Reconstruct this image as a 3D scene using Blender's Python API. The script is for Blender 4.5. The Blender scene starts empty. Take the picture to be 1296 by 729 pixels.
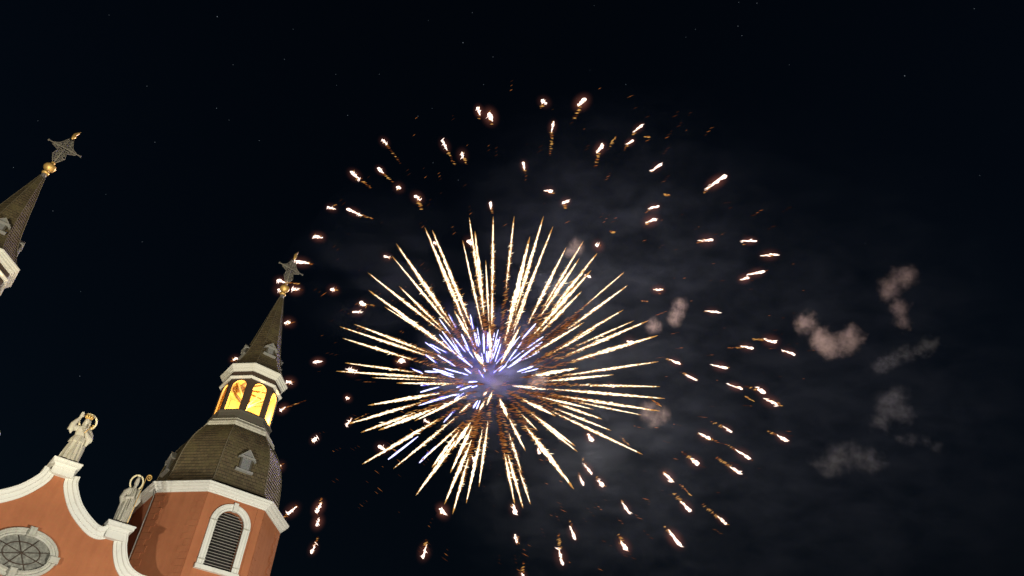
import bpy, bmesh, math, random
from mathutils import Vector, Matrix
rnd = random.Random(7)
PI = math.pi
S = bpy.context.scene
COL = S.collection

# ------------------------------------------------------------------ camera
W_PX, H_PX, F_PX = 1296.0, 729.0, 875.6
PITCH, ROLL = math.radians(43.847), math.radians(0.5527)
GZ = -1.6                                   # ground height (the eye is at the origin)
fw = Vector((0, math.cos(PITCH), math.sin(PITCH)))
rt0 = Vector((1, 0, 0)); up0 = Vector((0, -math.sin(PITCH), math.cos(PITCH)))
rt = rt0 * math.cos(ROLL) + up0 * math.sin(ROLL)
up = -rt0 * math.sin(ROLL) + up0 * math.cos(ROLL)
cam = bpy.data.cameras.new('camera'); camo = bpy.data.objects.new('camera', cam); COL.objects.link(camo)
cam.sensor_width = 36.0; cam.lens = 36.0 * F_PX / W_PX; cam.clip_start = 0.1; cam.clip_end = 12000
camo.matrix_world = Matrix(((rt.x, up.x, -fw.x, 0), (rt.y, up.y, -fw.y, 0), (rt.z, up.z, -fw.z, 0), (0, 0, 0, 1)))
S.camera = camo

def ray(x, y):
    return rt * ((x - W_PX / 2) / F_PX) + up * ((H_PX / 2 - y) / F_PX) + fw
def at(x, y, dist):                          # point at a distance (m) along the ray of a photo pixel
    return ray(x, y).normalized() * dist

# ------------------------------------------------------------------ church frame
A = Vector((-19.2295, 42.3685, 0)); TH = math.radians(41.4104); TW = 18.67
D = Vector((math.cos(TH), math.sin(TH), 0)); N = Vector((D.y, -D.x, 0))     # along the front, out of the front
def cp(s, k, z): return A + D * s + N * k + Vector((0, 0, z))

# ------------------------------------------------------------------ night sky, lamps, exposure
w = bpy.data.worlds.new('World'); S.world = w; w.use_nodes = True
nt = w.node_tree
sky = nt.nodes.new('ShaderNodeTexSky'); sky.sky_type = 'NISHITA'; sky.sun_disc = False
sky.sun_elevation = math.radians(-3.2); sky.ozone_density = 2.4; sky.sun_rotation = math.radians(250); sky.altitude = 300
bg = nt.nodes['Background']; bg.inputs['Strength'].default_value = 0.1
tint = nt.nodes.new('ShaderNodeMix'); tint.data_type = 'RGBA'; tint.blend_type = 'MULTIPLY'; tint.inputs[0].default_value = 1.0
tint.inputs[7].default_value = (0.75, 1.30, 0.95, 1); nt.links.new(sky.outputs['Color'], tint.inputs[6]); nt.links.new(tint.outputs[2], bg.inputs['Color'])
S.view_settings.view_transform = 'Standard'; S.view_settings.look = 'None'
S.view_settings.exposure = 0.0; S.view_settings.gamma = 1.0; S.view_settings.use_curve_mapping = False

def spot(name, loc, target, watts, color, angle, blend=0.5, radius=0.18):
    l = bpy.data.lights.new(name, 'SPOT'); l.energy = watts; l.color = color
    l.spot_size = math.radians(angle); l.spot_blend = blend; l.shadow_soft_size = radius
    o = bpy.data.objects.new(name, l); COL.objects.link(o); o.location = loc
    o.rotation_euler = (Vector(target) - Vector(loc)).to_track_quat('-Z', 'Y').to_euler()
    return o
def lamp(name, loc, watts, color, radius):
    l = bpy.data.lights.new(name, 'POINT'); l.energy = watts; l.color = color; l.shadow_soft_size = radius
    o = bpy.data.objects.new(name, l); COL.objects.link(o); o.location = loc
    return o
# the floodlights on the square that light the church from below
spot('floodlight', cp(-30.6, 34.8, -1.0), cp(-10, 2, 19), 24500, (1.0, 0.96, 0.83), 80, 0.5, 0.5)
spot('floodlight', cp(6.0, 36.0, -1.0), cp(0, 0, 20), 44000, (1.0, 0.94, 0.80), 60)
spot('floodlight', cp(-29.0, 38.0, -1.0), cp(-9.3, 0, 37), 54000, (1.0, 0.84, 0.52), 38, 0.6)
# lamp in the two belfries
# the light the burst itself sheds on its smoke
BURST = at(622, 487, 200.0)
lamp('burst_light', BURST + Vector((-3, -6, 9)), 190000, (0.17, 0.12, 1.0), 6.0)
lamp('burst_light', BURST + Vector((1, -4, 1)), 9000, (1.0, 0.16, 0.12), 4.0)
for k in range(10):
    a = k * 2.4; zz = 1 - 2 * (k + 0.5) / 10; q = math.sqrt(1 - zz * zz)
    lamp('burst_light', BURST + 34 * (rt * (q * math.cos(a)) + up * (q * math.sin(a)) + fw * zz), 90000, (1.0, 0.80, 0.70), 5.0)
C = S.cycles
C.max_bounces = 5; C.diffuse_bounces = 2; C.glossy_bounces = 2; C.volume_bounces = 0; C.transparent_max_bounces = 32
C.sample_clamp_indirect = 0.6; C.volume_step_rate = 1.2; C.volume_max_steps = 160
C.caustics_reflective = False; C.caustics_refractive = False

# ------------------------------------------------------------------ materials
def mat(name):
    m = bpy.data.materials.new(name); m.use_nodes = True
    return m, m.node_tree, m.node_tree.nodes['Principled BSDF']
def nd(t, typ, **kw):
    n = t.nodes.new(typ)
    for k, v in kw.items(): setattr(n, k, v)
    return n
def noise(t, scale, detail=5, rough=0.6, coord=None, dist=0.0):
    n = nd(t, 'ShaderNodeTexNoise'); n.inputs['Scale'].default_value = scale; n.inputs['Detail'].default_value = detail
    n.inputs['Roughness'].default_value = rough; n.inputs['Distortion'].default_value = dist
    if coord is not None: t.links.new(coord, n.inputs['Vector'])
    return n
def ramp(t, fac, stops):
    r = nd(t, 'ShaderNodeValToRGB'); t.links.new(fac, r.inputs['Fac'])
    e = r.color_ramp.elements
    while len(e) < len(stops): e.new(0.5)
    for i, (p, c) in enumerate(stops): e[i].position = p; e[i].color = (*c, 1) if len(c) == 3 else c
    return r
def mix(t, fac, a, b, blend='MIX'):
    m = nd(t, 'ShaderNodeMix', data_type='RGBA', blend_type=blend)
    for s, v in ((m.inputs[0], fac), (m.inputs[6], a), (m.inputs[7], b)):
        if hasattr(v, 'links'): t.links.new(v, s)
        elif isinstance(v, (int, float)): s.default_value = v
        else: s.default_value = (*v, 1)
    return m.outputs[2]
def bump(t, bsdf, h, strength, dist):
    b = nd(t, 'ShaderNodeBump'); b.inputs['Strength'].default_value = strength; b.inputs['Distance'].default_value = dist
    t.links.new(h, b.inputs['Height']); t.links.new(b.outputs['Normal'], bsdf.inputs['Normal'])
def objc(t): return nd(t, 'ShaderNodeTexCoord').outputs['Object']

def stucco(name, base, dark, light):
    m, t, b = mat(name); c = objc(t)
    n1 = noise(t, 0.55, 7, 0.62, c); n2 = noise(t, 7.0, 6, 0.7, c); n3 = noise(t, 0.9, 9, 0.75, c, 0.6)
    mp = nd(t, 'ShaderNodeMapping'); mp.inputs['Scale'].default_value = (3.0, 3.0, 0.35); t.links.new(c, mp.inputs['Vector'])
    n4 = noise(t, 1.0, 6, 0.65, mp.outputs['Vector'])
    c1 = ramp(t, n1.outputs['Fac'], [(0.36, dark), (0.60, base)]).outputs['Color']
    c2 = mix(t, 0.4, c1, ramp(t, n4.outputs['Fac'], [(0.38, dark), (0.60, base)]).outputs['Color'])
    c3 = mix(t, ramp(t, n3.outputs['Fac'], [(0.70, (0, 0, 0)), (0.76, (0.6, 0.6, 0.6))]).outputs['Color'], c2, light)
    c4 = mix(t, 0.16, c3, n2.outputs['Color'], 'OVERLAY')
    t.links.new(c4, b.inputs['Base Color']); b.inputs['Roughness'].default_value = 0.92
    bump(t, b, n2.outputs['Fac'], 0.35, 0.03)
    return m
M = {}
M['stucco'] = stucco('terracotta_stucco', (0.45, 0.163, 0.070), (0.37, 0.127, 0.053), (0.60, 0.31, 0.19))

def trim_mat(name, base, dirt, amount=0.5):
    m, t, b = mat(name); c = objc(t)
    n1 = noise(t, 1.3, 8, 0.7, c); n2 = noise(t, 9.0, 6, 0.7, c)
    mp = nd(t, 'ShaderNodeMapping'); mp.inputs['Scale'].default_value = (5.0, 5.0, 0.5); t.links.new(c, mp.inputs['Vector'])
    n3 = noise(t, 1.2, 6, 0.7, mp.outputs['Vector'])
    f = mix(t, 0.5, n1.outputs['Color'], n3.outputs['Color'])
    c1 = ramp(t, f, [(0.30, dirt), (0.38 + 0.24 * amount, base)]).outputs['Color']
    c2 = mix(t, 0.18, c1, n2.outputs['Color'], 'OVERLAY')
    t.links.new(c2, b.inputs['Base Color']); b.inputs['Roughness'].default_value = 0.8
    bump(t, b, n2.outputs['Fac'], 0.25, 0.02)
    return m
M['trim'] = trim_mat('white_trim', (0.78, 0.78, 0.72), (0.50, 0.49, 0.43), 0.42)
M['trim_old'] = trim_mat('weathered_trim', (0.54, 0.53, 0.46), (0.24, 0.23, 0.18), 0.7)
M['stone'] = trim_mat('statue_stone', (0.60, 0.57, 0.48), (0.24, 0.22, 0.16), 0.75)

def slate(name, a, b_, moss):
    m, t, b = mat(name)
    uv = nd(t, 'ShaderNodeTexCoord').outputs['UV']; c = objc(t)
    br = nd(t, 'ShaderNodeTexBrick'); t.links.new(uv, br.inputs['Vector'])
    br.inputs['Scale'].default_value = 1.0; br.inputs['Brick Width'].default_value = 0.26; br.inputs['Row Height'].default_value = 0.23
    br.inputs['Mortar Size'].default_value = 0.012; br.inputs['Mortar Smooth'].default_value = 0.3; br.inputs['Bias'].default_value = 0.0
    br.inputs['Color1'].default_value = (*a, 1); br.inputs['Color2'].default_value = (*b_, 1); br.inputs['Mortar'].default_value = (0.018, 0.016, 0.012, 1)
    n1 = noise(t, 0.8, 8, 0.7, c); n2 = noise(t, 14, 6, 0.75, c)
    c1 = mix(t, ramp(t, n1.outputs['Fac'], [(0.45, (0, 0, 0)), (0.68, (0.75, 0.75, 0.75))]).outputs['Color'], br.outputs['Color'], moss)
    c2 = mix(t, 0.45, c1, n2.outputs['Color'], 'OVERLAY')
    t.links.new(c2, b.inputs['Base Color']); b.inputs['Roughness'].default_value = 0.75
    h = mix(t, 0.4, br.outputs['Color'], n2.outputs['Color'])
    bump(t, b, h, 0.5, 0.02)
    return m
M['slate'] = slate('slate_shingle', (0.190, 0.145, 0.082), (0.115, 0.086, 0.050), (0.18, 0.155, 0.070))
M['lead'] = trim_mat('lead_flashing', (0.16, 0.135, 0.09), (0.09, 0.075, 0.05), 0.5)

def plain(name, col, rough=0.6, metal=0.0, var=0.25, scale=6.0):
    m, t, b = mat(name); n = noise(t, scale, 6, 0.7, objc(t))
    c = mix(t, var, col, n.outputs['Color'], 'OVERLAY')
    t.links.new(c, b.inputs['Base Color']); b.inputs['Roughness'].default_value = rough; b.inputs['Metallic'].default_value = metal
    bump(t, b, n.outputs['Fac'], 0.15, 0.02)
    return m
M['gold'] = plain('gilded_metal', (0.85, 0.55, 0.18), 0.45, 0.45, 0.3, 9)
M['halo'] = plain('gilded_halo', (0.95, 0.85, 0.55), 0.5, 0.0, 0.1, 9)
M['iron'] = plain('wrought_iron', (0.26, 0.245, 0.21), 0.65, 0.1)
M['louvre'] = plain('weathered_louvre', (0.27, 0.25, 0.22), 0.8)
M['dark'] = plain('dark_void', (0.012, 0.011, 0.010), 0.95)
M['shutter'] = plain('grey_shutter', (0.22, 0.225, 0.23), 0.7)
M['dormer'] = plain('grey_dormer_trim', (0.30, 0.30, 0.285), 0.7)
M['timber'] = plain('dark_timber', (0.060, 0.038, 0.026), 0.75)
M['parapet'] = plain('slate_parapet', (0.085, 0.078, 0.062), 0.8)
M['beam'] = plain('pale_timber', (0.50, 0.36, 0.19), 0.7)
M['planks'] = plain('pine_boards', (0.50, 0.34, 0.16), 0.8, 0.0, 0.10)
M['pipe'] = plain('zinc_pipe', (0.34, 0.33, 0.30), 0.5, 0.4)
M['lead_cap'] = plain('lead_cap', (0.38, 0.36, 0.37), 0.5, 0.3)

def window_mat():
    m, t, b = mat('leaded_glass'); c = objc(t)
    v = nd(t, 'ShaderNodeTexVoronoi'); v.inputs['Scale'].default_value = 9; t.links.new(c, v.inputs['Vector'])
    n = noise(t, 5, 8, 0.75, c)
    c1 = ramp(t, n.outputs['Fac'], [(0.3, (0.12, 0.12, 0.11)), (0.55, (0.23, 0.23, 0.20)), (0.72, (0.46, 0.46, 0.41))]).outputs['Color']
    c2 = mix(t, 0.25, c1, v.outputs['Distance'], 'OVERLAY')
    t.links.new(c2, b.inputs['Base Color']); b.inputs['Roughness'].default_value = 0.35
    bump(t, b, n.outputs['Fac'], 0.4, 0.03)
    return m
M['glass'] = window_mat()

def glowmat(name, col, strength):
    m = bpy.data.materials.new(name); m.use_nodes = True; t = m.node_tree
    t.nodes.remove(t.nodes['Principled BSDF'])
    e = nd(t, 'ShaderNodeEmission'); e.inputs['Color'].default_value = (*col, 1); e.inputs['Strength'].default_value = strength
    t.links.new(e.outputs[0], t.nodes['Material Output'].inputs['Surface'])
    m.cycles.emission_sampling = 'NONE'
    return m
M['white_hot'] = glowmat('white_hot_spark', (1.0, 0.84, 0.58), 2.1)
M['gold_hot'] = glowmat('golden_spark', (1.0, 0.50, 0.13), 0.70)
M['orange_hot'] = glowmat('orange_spark', (0.70, 0.22, 0.045), 0.46)
M['ember'] = glowmat('dull_ember', (0.32, 0.085, 0.022), 0.20)
M['pink_hot'] = glowmat('pink_white_spark', (1.0, 0.76, 0.64), 2.6)
M['blue_hot'] = glowmat('violet_blue_spark', (0.70, 0.71, 1.0), 2.2)
M['blue_dim'] = glowmat('deep_blue_spark', (0.16, 0.14, 0.95), 1.0)
M['star'] = glowmat('star_light', (0.75, 0.86, 1.0), 0.20)
M['bulb'] = glowmat('lamp_bulb', (1.0, 0.75, 0.35), 12.0)

# ------------------------------------------------------------------ mesh building
class MB:
    def __init__(s): s.v = []; s.f = []; s.m = []; s.uv = []; s.sm = []
    def add(s, vs, fs, mi=0, uvs=None, smooth=False):
        b = len(s.v); s.v += [tuple(x) for x in vs]
        for i, f in enumerate(fs):
            s.f.append([b + j for j in f]); s.m.append(mi); s.sm.append(smooth)
            s.uv.append(uvs[i] if uvs else None)
    def quad(s, a, b, c, d, mi=0, uv=None): s.add([a, b, c, d], [(0, 1, 2, 3)], mi, [uv] if uv else None)
    def box(s, c, size, mi=0, R=None):
        hx, hy, hz = size[0] / 2, size[1] / 2, size[2] / 2; c = Vector(c)
        P = [Vector((x, y, z)) for x in (-hx, hx) for y in (-hy, hy) for z in (-hz, hz)]
        if R is not None: P = [R @ p for p in P]
        s.add([c + p for p in P], [(0, 1, 3, 2), (4, 6, 7, 5), (0, 4, 5, 1), (2, 3, 7, 6), (0, 2, 6, 4), (1, 5, 7, 3)], mi)
    def tube(s, pts, radii, seg=8, mi=0, smooth=True, cap=True):
        pts = [Vector(p) for p in pts]; n = len(pts)
        if not hasattr(radii, '__len__'): radii = [radii] * n
        ref = None; rings = []
        for i in range(n):
            t = (pts[min(i + 1, n - 1)] - pts[max(i - 1, 0)])
            t = t.normalized() if t.length > 1e-9 else Vector((0, 0, 1))
            if ref is None: ref = Vector((0, 0, 1)) if abs(t.z) < 0.9 else Vector((1, 0, 0))
            u = t.cross(ref).normalized(); v = u.cross(t).normalized(); ref = v
            rings.append([pts[i] + (u * math.cos(2 * PI * k / seg) + v * math.sin(2 * PI * k / seg)) * radii[i] for k in range(seg)])
        vs = [p for r in rings for p in r]; fs = []
        for i in range(n - 1):
            for k in range(seg): fs.append((i * seg + k, i * seg + (k + 1) % seg, (i + 1) * seg + (k + 1) % seg, (i + 1) * seg + k))
        if cap: fs += [tuple(range(seg - 1, -1, -1)), tuple((n - 1) * seg + k for k in range(seg))]
        s.add(vs, fs, mi, smooth=smooth)
    def lathe(s, prof, seg=20, c=(0, 0, 0), mi=0, smooth=True):
        c = Vector(c); vs = [c + Vector((r * math.cos(2 * PI * k / seg), r * math.sin(2 * PI * k / seg), z)) for r, z in prof for k in range(seg)]
        fs = [(i * seg + k, i * seg + (k + 1) % seg, (i + 1) * seg + (k + 1) % seg, (i + 1) * seg + k) for i in range(len(prof) - 1) for k in range(seg)]
        s.add(vs, fs, mi, smooth=smooth)
    def ellipsoid(s, c, r, mi=0, R=None, seg=12, ring=8):
        c = Vector(c); vs = []
        for i in range(ring + 1):
            a = PI * i / ring
            for k in range(seg):
                p = Vector((r[0] * math.sin(a) * math.cos(2 * PI * k / seg), r[1] * math.sin(a) * math.sin(2 * PI * k / seg), r[2] * math.cos(a)))
                vs.append(c + (R @ p if R is not None else p))
        fs = [(i * seg + k, (i + 1) * seg + k, (i + 1) * seg + (k + 1) % seg, i * seg + (k + 1) % seg) for i in range(ring) for k in range(seg)]
        s.add(vs, fs, mi, smooth=True)
    def torus(s, c, R, r, ax=(0, -1, 0), seg=36, rs=8, mi=0, flat=1.0):
        q = Vector(ax).to_track_quat('Z', 'Y').to_matrix(); c = Vector(c)
        vs = [c + q @ Vector(((R + r * math.cos(b)) * math.cos(a), (R + r * math.cos(b)) * math.sin(a), r * flat * math.sin(b)))
              for a in [2 * PI * i / seg for i in range(seg)] for b in [2 * PI * j / rs for j in range(rs)]]
        fs = [(i * rs + j, ((i + 1) % seg) * rs + j, ((i + 1) % seg) * rs + (j + 1) % rs, i * rs + (j + 1) % rs) for i in range(seg) for j in range(rs)]
        s.add(vs, fs, mi, smooth=True)
    def dart(s, p, dirv, ln, wd, mi):          # a short glowing fleck: an elongated octahedron
        dirv = dirv.normalized(); a = dirv.cross(fw); a = a.normalized() if a.length > 1e-4 else rt; b = dirv.cross(a)
        vs = [p - dirv * ln / 2, p + a * wd / 2, p + b * wd / 2, p - a * wd / 2, p - b * wd / 2, p + dirv * ln / 2]
        s.add(vs, [(0, 2, 1), (0, 3, 2), (0, 4, 3), (0, 1, 4), (5, 1, 2), (5, 2, 3), (5, 3, 4), (5, 4, 1)], mi)
    def build(s, name, mats, parent=None, dz=0.0, merge=False, loc=None):
        me = bpy.data.meshes.new(name); off = Vector((0, 0, dz))
        o0 = Vector(loc) if loc is not None else Vector((0, 0, 0))
        me.from_pydata([Vector(v) + off - o0 for v in s.v], [], s.f)
        for m in (mats if isinstance(mats, (list, tuple)) else [mats]): me.materials.append(m)
        me.polygons.foreach_set('material_index', s.m); me.polygons.foreach_set('use_smooth', s.sm)
        if any(u for u in s.uv):
            ul = me.uv_layers.new(name='UVMap'); i = 0
            for f, u in zip(s.f, s.uv):
                for j in range(len(f)):
                    if u: ul.data[i].uv = u[j]
                    i += 1
        bm = bmesh.new(); bm.from_mesh(me)
        if merge: bmesh.ops.remove_doubles(bm, verts=bm.verts, dist=0.0008)
        bmesh.ops.recalc_face_normals(bm, faces=bm.faces); bm.to_mesh(me); bm.free()
        o = bpy.data.objects.new(name, me); COL.objects.link(o)
        if loc is not None: o.location = loc
        if parent is not None: o.parent = parent
        return o
def tag(o, label=None, cat=None, group=None, kind=None):
    if label: o['label'] = label
    if cat: o['category'] = cat
    if group: o['group'] = group
    if kind: o['kind'] = kind
    return o
def thing(name, label, cat, loc=(0, 0, 0), rz=0.0, group=None):
    o = bpy.data.objects.new(name, None); COL.objects.link(o); o.location = loc; o.rotation_euler = (0, 0, rz)
    return tag(o, label, cat, group)
def copy_tree(o, parent=None):
    c = o.copy(); COL.objects.link(c); c.parent = parent
    for ch in list(o.children): copy_tree(ch, c)
    return c

# ------------------------------------------------------------------ ground
def ground():
    mb = MB(); mb.quad((-6000, -6000, GZ), (6000, -6000, GZ), (6000, 6000, GZ), (-6000, 6000, GZ))
    m, t, b = mat('cobbles'); n = noise(t, 3, 6, 0.7, objc(t))
    t.links.new(ramp(t, n.outputs['Fac'], [(0.3, (0.07, 0.065, 0.06)), (0.7, (0.13, 0.12, 0.11))]).outputs['Color'], b.inputs['Base Color'])
    b.inputs['Roughness'].default_value = 0.9
    tag(mb.build('ground', m), kind='structure')
ground()

# ------------------------------------------------------------------ octagonal tower
Q = 0.455
UPZ = -GZ                                    # local heights are measured from the eye; the thing's base lies on the ground
def FN(i):                                   # face normal / tangent, face 0 = the church front (-y), anticlockwise from above
    a = -PI / 2 + i * PI / 4
    return Vector((math.cos(a), math.sin(a), 0)), Vector((-math.sin(a), math.cos(a), 0))
def AP(i): return 1.0 if i % 2 == 0 else (1 + Q) / math.sqrt(2)      # the diagonal faces are a little narrower
def WQ(i): return Q if i % 2 == 0 else (1 - Q) / math.sqrt(2)
def corner(i, h, z):                         # corner between face i and face i+1
    n, t = FN(i); p = n * h * AP(i) + t * h * WQ(i); return Vector((p.x, p.y, z))
def oct_loft(mb, prof, mi=0, v0=0.0, courses=0.0):
    v = v0
    for k, ((h0, z0), (h1, z1)) in enumerate(zip(prof, prof[1:])):
        L = math.hypot(h1 - h0, z1 - z0)
        if courses: L = 0.0 if k % 2 else courses
        for i in range(8):
            a, b = corner(i - 1, h0, z0), corner(i, h0, z0); c, e = corner(i, h1, z1), corner(i - 1, h1, z1)
            mb.quad(a, b, c, e, mi, [(i * 7.3 - h0 * Q, v), (i * 7.3 + h0 * Q, v), (i * 7.3 + h1 * Q, v + L), (i * 7.3 - h1 * Q, v + L)])
        v += L
def shingled(prof, step=0.19, lip=0.028):
    # resample the smooth profile into overlapping courses of slate
    out = []; cum = [0.0]
    for (h0, z0), (h1, z1) in zip(prof, prof[1:]): cum.append(cum[-1] + math.hypot(h1 - h0, z1 - z0))
    def pos(s):
        for i in range(len(prof) - 1):
            if s <= cum[i + 1] + 1e-9:
                f = (s - cum[i]) / (cum[i + 1] - cum[i]); return prof[i][0] + f * (prof[i + 1][0] - prof[i][0]), prof[i][1] + f * (prof[i + 1][1] - prof[i][1])
        return prof[-1]
    n = max(1, round(cum[-1] / step))
    for k in range(n):
        a, b = pos(cum[-1] * k / n), pos(cum[-1] * (k + 1) / n)
        out += [(a[0] + lip, a[1] - 0.01), b]
    return out
def smooth_prof(pts, n=6):                   # Catmull-Rom through the points
    out = []
    for i in range(len(pts) - 1):
        p0, p1, p2, p3 = pts[max(i - 1, 0)], pts[i], pts[i + 1], pts[min(i + 2, len(pts) - 1)]
        for k in range(n):
            t = k / n
            out.append(tuple(0.5 * ((2 * b) + (c - a) * t + (2 * a - 5 * b + 4 * c - d) * t * t + (3 * b - a - 3 * c + d) * t ** 3) for a, b, c, d in zip(p0, p1, p2, p3)))
    return out + [pts[-1]]
def fp(i, h, x, z, o=0.0):                   # point on face i: x along, z up, o outwards
    n, t = FN(i); p = n * (h * AP(i) + o) + t * x; return Vector((p.x, p.y, z))
def arch_outline(a, zs, zp, seg=14):         # sill left -> up -> arch -> down to sill right
    return [(-a, zs), (-a, zp)] + [(-a * math.cos(PI * k / seg), zp + a * math.sin(PI * k / seg)) for k in range(1, seg)] + [(a, zp), (a, zs)]
def arch_face(mb, i, h, z0, z1, a, zs, zp, depth, mi=0, mir=None, half=None, o=0.0):
    # wall face with an arched opening and its reveal
    W = half if half is not None else h * WQ(i); seg = 14; mir = mi if mir is None else mir
    P = lambda x, z: fp(i, h, x, z, o)
    mb.quad(P(-W, z0), P(W, z0), P(W, zs), P(-W, zs), mi)
    for sx in (-1, 1):
        mb.quad(P(sx * W, zs), P(sx * a, zs), P(sx * a, zp), P(sx * W, zp), mi)
        mb.quad(P(sx * W, zp), P(sx * a, zp), P(sx * a, z1), P(sx * W, z1), mi)
    arc = [(-a * math.cos(PI * k / seg), zp + a * math.sin(PI * k / seg)) for k in range(seg + 1)]
    for (x0, q0), (x1, q1) in zip(arc, arc[1:]): mb.quad(P(x0, q0), P(x1, q1), P(x1, z1), P(x0, z1), mi)
    out = arch_outline(a, zs, zp, seg); out = out + [out[0]]
    for (x0, q0), (x1, q1) in zip(out, out[1:]):
        mb.quad(P(x0, q0), P(x1, q1), fp(i, h, x1, q1, o - depth), fp(i, h, x0, q0, o - depth), mir)
def sweep_face(mb, i, h, path, prof, mi=0):
    # prof: (offset outward in the plane, proud of the face); path: 2-D points on the face
    n = len(path); rows = []
    for k in range(n):
        p = Vector(path[k]); a = Vector(path[max(k - 1, 0)]); b = Vector(path[min(k + 1, n - 1)])
        t = (b - a).normalized(); nn = Vector((-t.y, t.x))
        rows.append([fp(i, h, p.x + nn.x * u, p.y + nn.y * u, o) for u, o in prof])
    for r0, r1 in zip(rows, rows[1:]):
        for j in range(len(prof) - 1): mb.quad(r0[j], r0[j + 1], r1[j + 1], r1[j], mi)
    for r in (rows[0], rows[-1]): mb.add(r, [tuple(range(len(r)))], mi)

HW = 4.05                                    # half width of the tower wall
WA, WS, WP = 0.86, 15.48, 18.10              # bell window: half width, sill, spring
def roof_h(prof, z):
    for (h0, z0), (h1, z1) in zip(prof, prof[1:]):
        if z0 <= z <= z1: return h0 + (h1 - h0) * (z - z0) / (z1 - z0)
    return prof[-1][0]
DOME = smooth_prof([(4.10, 20.14), (3.84, 20.46), (3.62, 21.0), (3.53, 21.7), (3.47, 22.4), (3.34, 23.2), (3.06, 24.2), (2.70, 24.95), (2.34, 25.45)])
SPIRE = smooth_prof([(2.06, 30.74), (1.80, 31.2), (1.56, 31.8), (1.34, 32.5), (1.02, 34.0), (0.60, 36.5), (0.22, 38.8), (0.13, 39.3)])

def dormer(parent, i, prof, z0, wd, ht, proj):
    # a small gabled louvre dormer: body, shutter, sill, pediment, roof
    n, t = FN(i); h0 = roof_h(prof, z0) + proj; mb = MB(); P = lambda x, z, o=0.0: fp(i, h0, x, z, o)
    hw = wd / 2; back = 1.2
    zt = z0 + ht; zr = zt + 0.68 * wd
    for sx in (-1, 1): mb.quad(P(sx * hw, z0), P(sx * hw, z0, -back), P(sx * hw, zt, -back), P(sx * hw, zt), 2)
    mb.quad(P(-hw, z0), P(hw, z0), P(hw, zt), P(-hw, zt), 1)
    mb.quad(P(-hw, z0), P(hw, z0), P(hw, z0, -back), P(-hw, z0, -back), 2)
    mb.add([P(-hw, zt), P(hw, zt), P(0, zr - 0.1)], [(0, 1, 2)], 1)
    ov = 0.2
    for sx in (-1, 1):                       # roof slopes with thickness
        a, b = P(sx * (hw + ov), zt - 0.12, 0.10), P(0, zr, 0.10); c, e = P(0, zr, -back), P(sx * (hw + ov), zt - 0.12, -back)
        dn = Vector((0, 0, -0.10))
        mb.add([a, b, c, e, a + dn, b + dn, c + dn, e + dn], [(0, 1, 2, 3), (4, 7, 6, 5), (0, 4, 5, 1), (1, 5, 6, 2), (2, 6, 7, 3), (3, 7, 4, 0)], 0)
    R = Matrix((t, n, Vector((0, 0, 1)))).transposed()
    mb.box(P(0, z0 - 0.04, 0.05), (wd + 0.36, 0.24, 0.13), 0, R)
    mb.box(P(0, zt - 0.05, 0.05), (wd + 0.2, 0.2, 0.12), 0, R)
    for sx in (-1, 1): mb.box(P(sx * (hw - 0.04), (z0 + zt) / 2 - 0.01, 0.012), (0.10, 0.06, ht - 0.19), 2, R)
    k = 0
    while z0 + 0.12 + k * 0.11 < zt - 0.16:
        mb.box(P(0, z0 + 0.12 + k * 0.11, 0.02), (wd - 0.2, 0.05, 0.06), 1, R); k += 1
    return mb.build('dormer', [M['dormer'], M['shutter'], M['parapet']], parent, UPZ)

def bell_window(parent, i):
    R = Matrix((FN(i)[1], FN(i)[0], Vector((0, 0, 1)))).transposed()
    w_ = MB()
    path = arch_outline(WA, WS, WP, 18)
    sweep_face(w_, i, HW, path, [(-0.02, -0.02), (-0.02, 0.09), (0.09, 0.12), (0.12, 0.075), (0.26, 0.085), (0.29, 0.13), (0.37, 0.12), (0.37, -0.02)])
    o = w_.build('bell_window', M['trim'], parent, UPZ)
    s_ = MB(); s_.box(fp(i, HW, 0, WS - 0.115, 0.06), (2 * WA + 0.86, 0.30, 0.23), 0, R); s_.build('sill', M['trim'], o, UPZ)
    k_ = MB(); k_.box(fp(i, HW, 0, WP + WA + 0.20, 0.08), (0.26, 0.2, 0.52), 0, R); k_.build('keystone', M['trim'], o, UPZ)
    for sx in (-1, 1):
        for zi_ in (WP, WS + 0.32):
            j_ = MB(); j_.box(fp(i, HW, sx * (WA + 0.175), zi_, 0.07), (0.42, 0.155, 0.05), 0, R); j_.build('impost', M['trim_old'], o, UPZ)
    l_ = MB(); z = WS + 0.10; zi = 0
    while z < WP + WA - 0.05:
        a = WA if z < WP else math.sqrt(max(0.0, WA * WA - (z - WP) ** 2))
        if a > 0.12:
            Rs = R @ Matrix.Rotation(math.radians(-28), 3, 'X')
            l_.box(fp(i, HW, 0, z, -0.17 + 0.01 * rnd.uniform(-1, 1)), (2 * a - 0.05, 0.17, 0.032), 0, Rs @ Matrix.Rotation(math.radians(rnd.uniform(-0.5, 0.5)), 3, 'Y'))
        z += 0.168; zi += 1
    l_.build('louvre', M['louvre'], o, UPZ)

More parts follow.
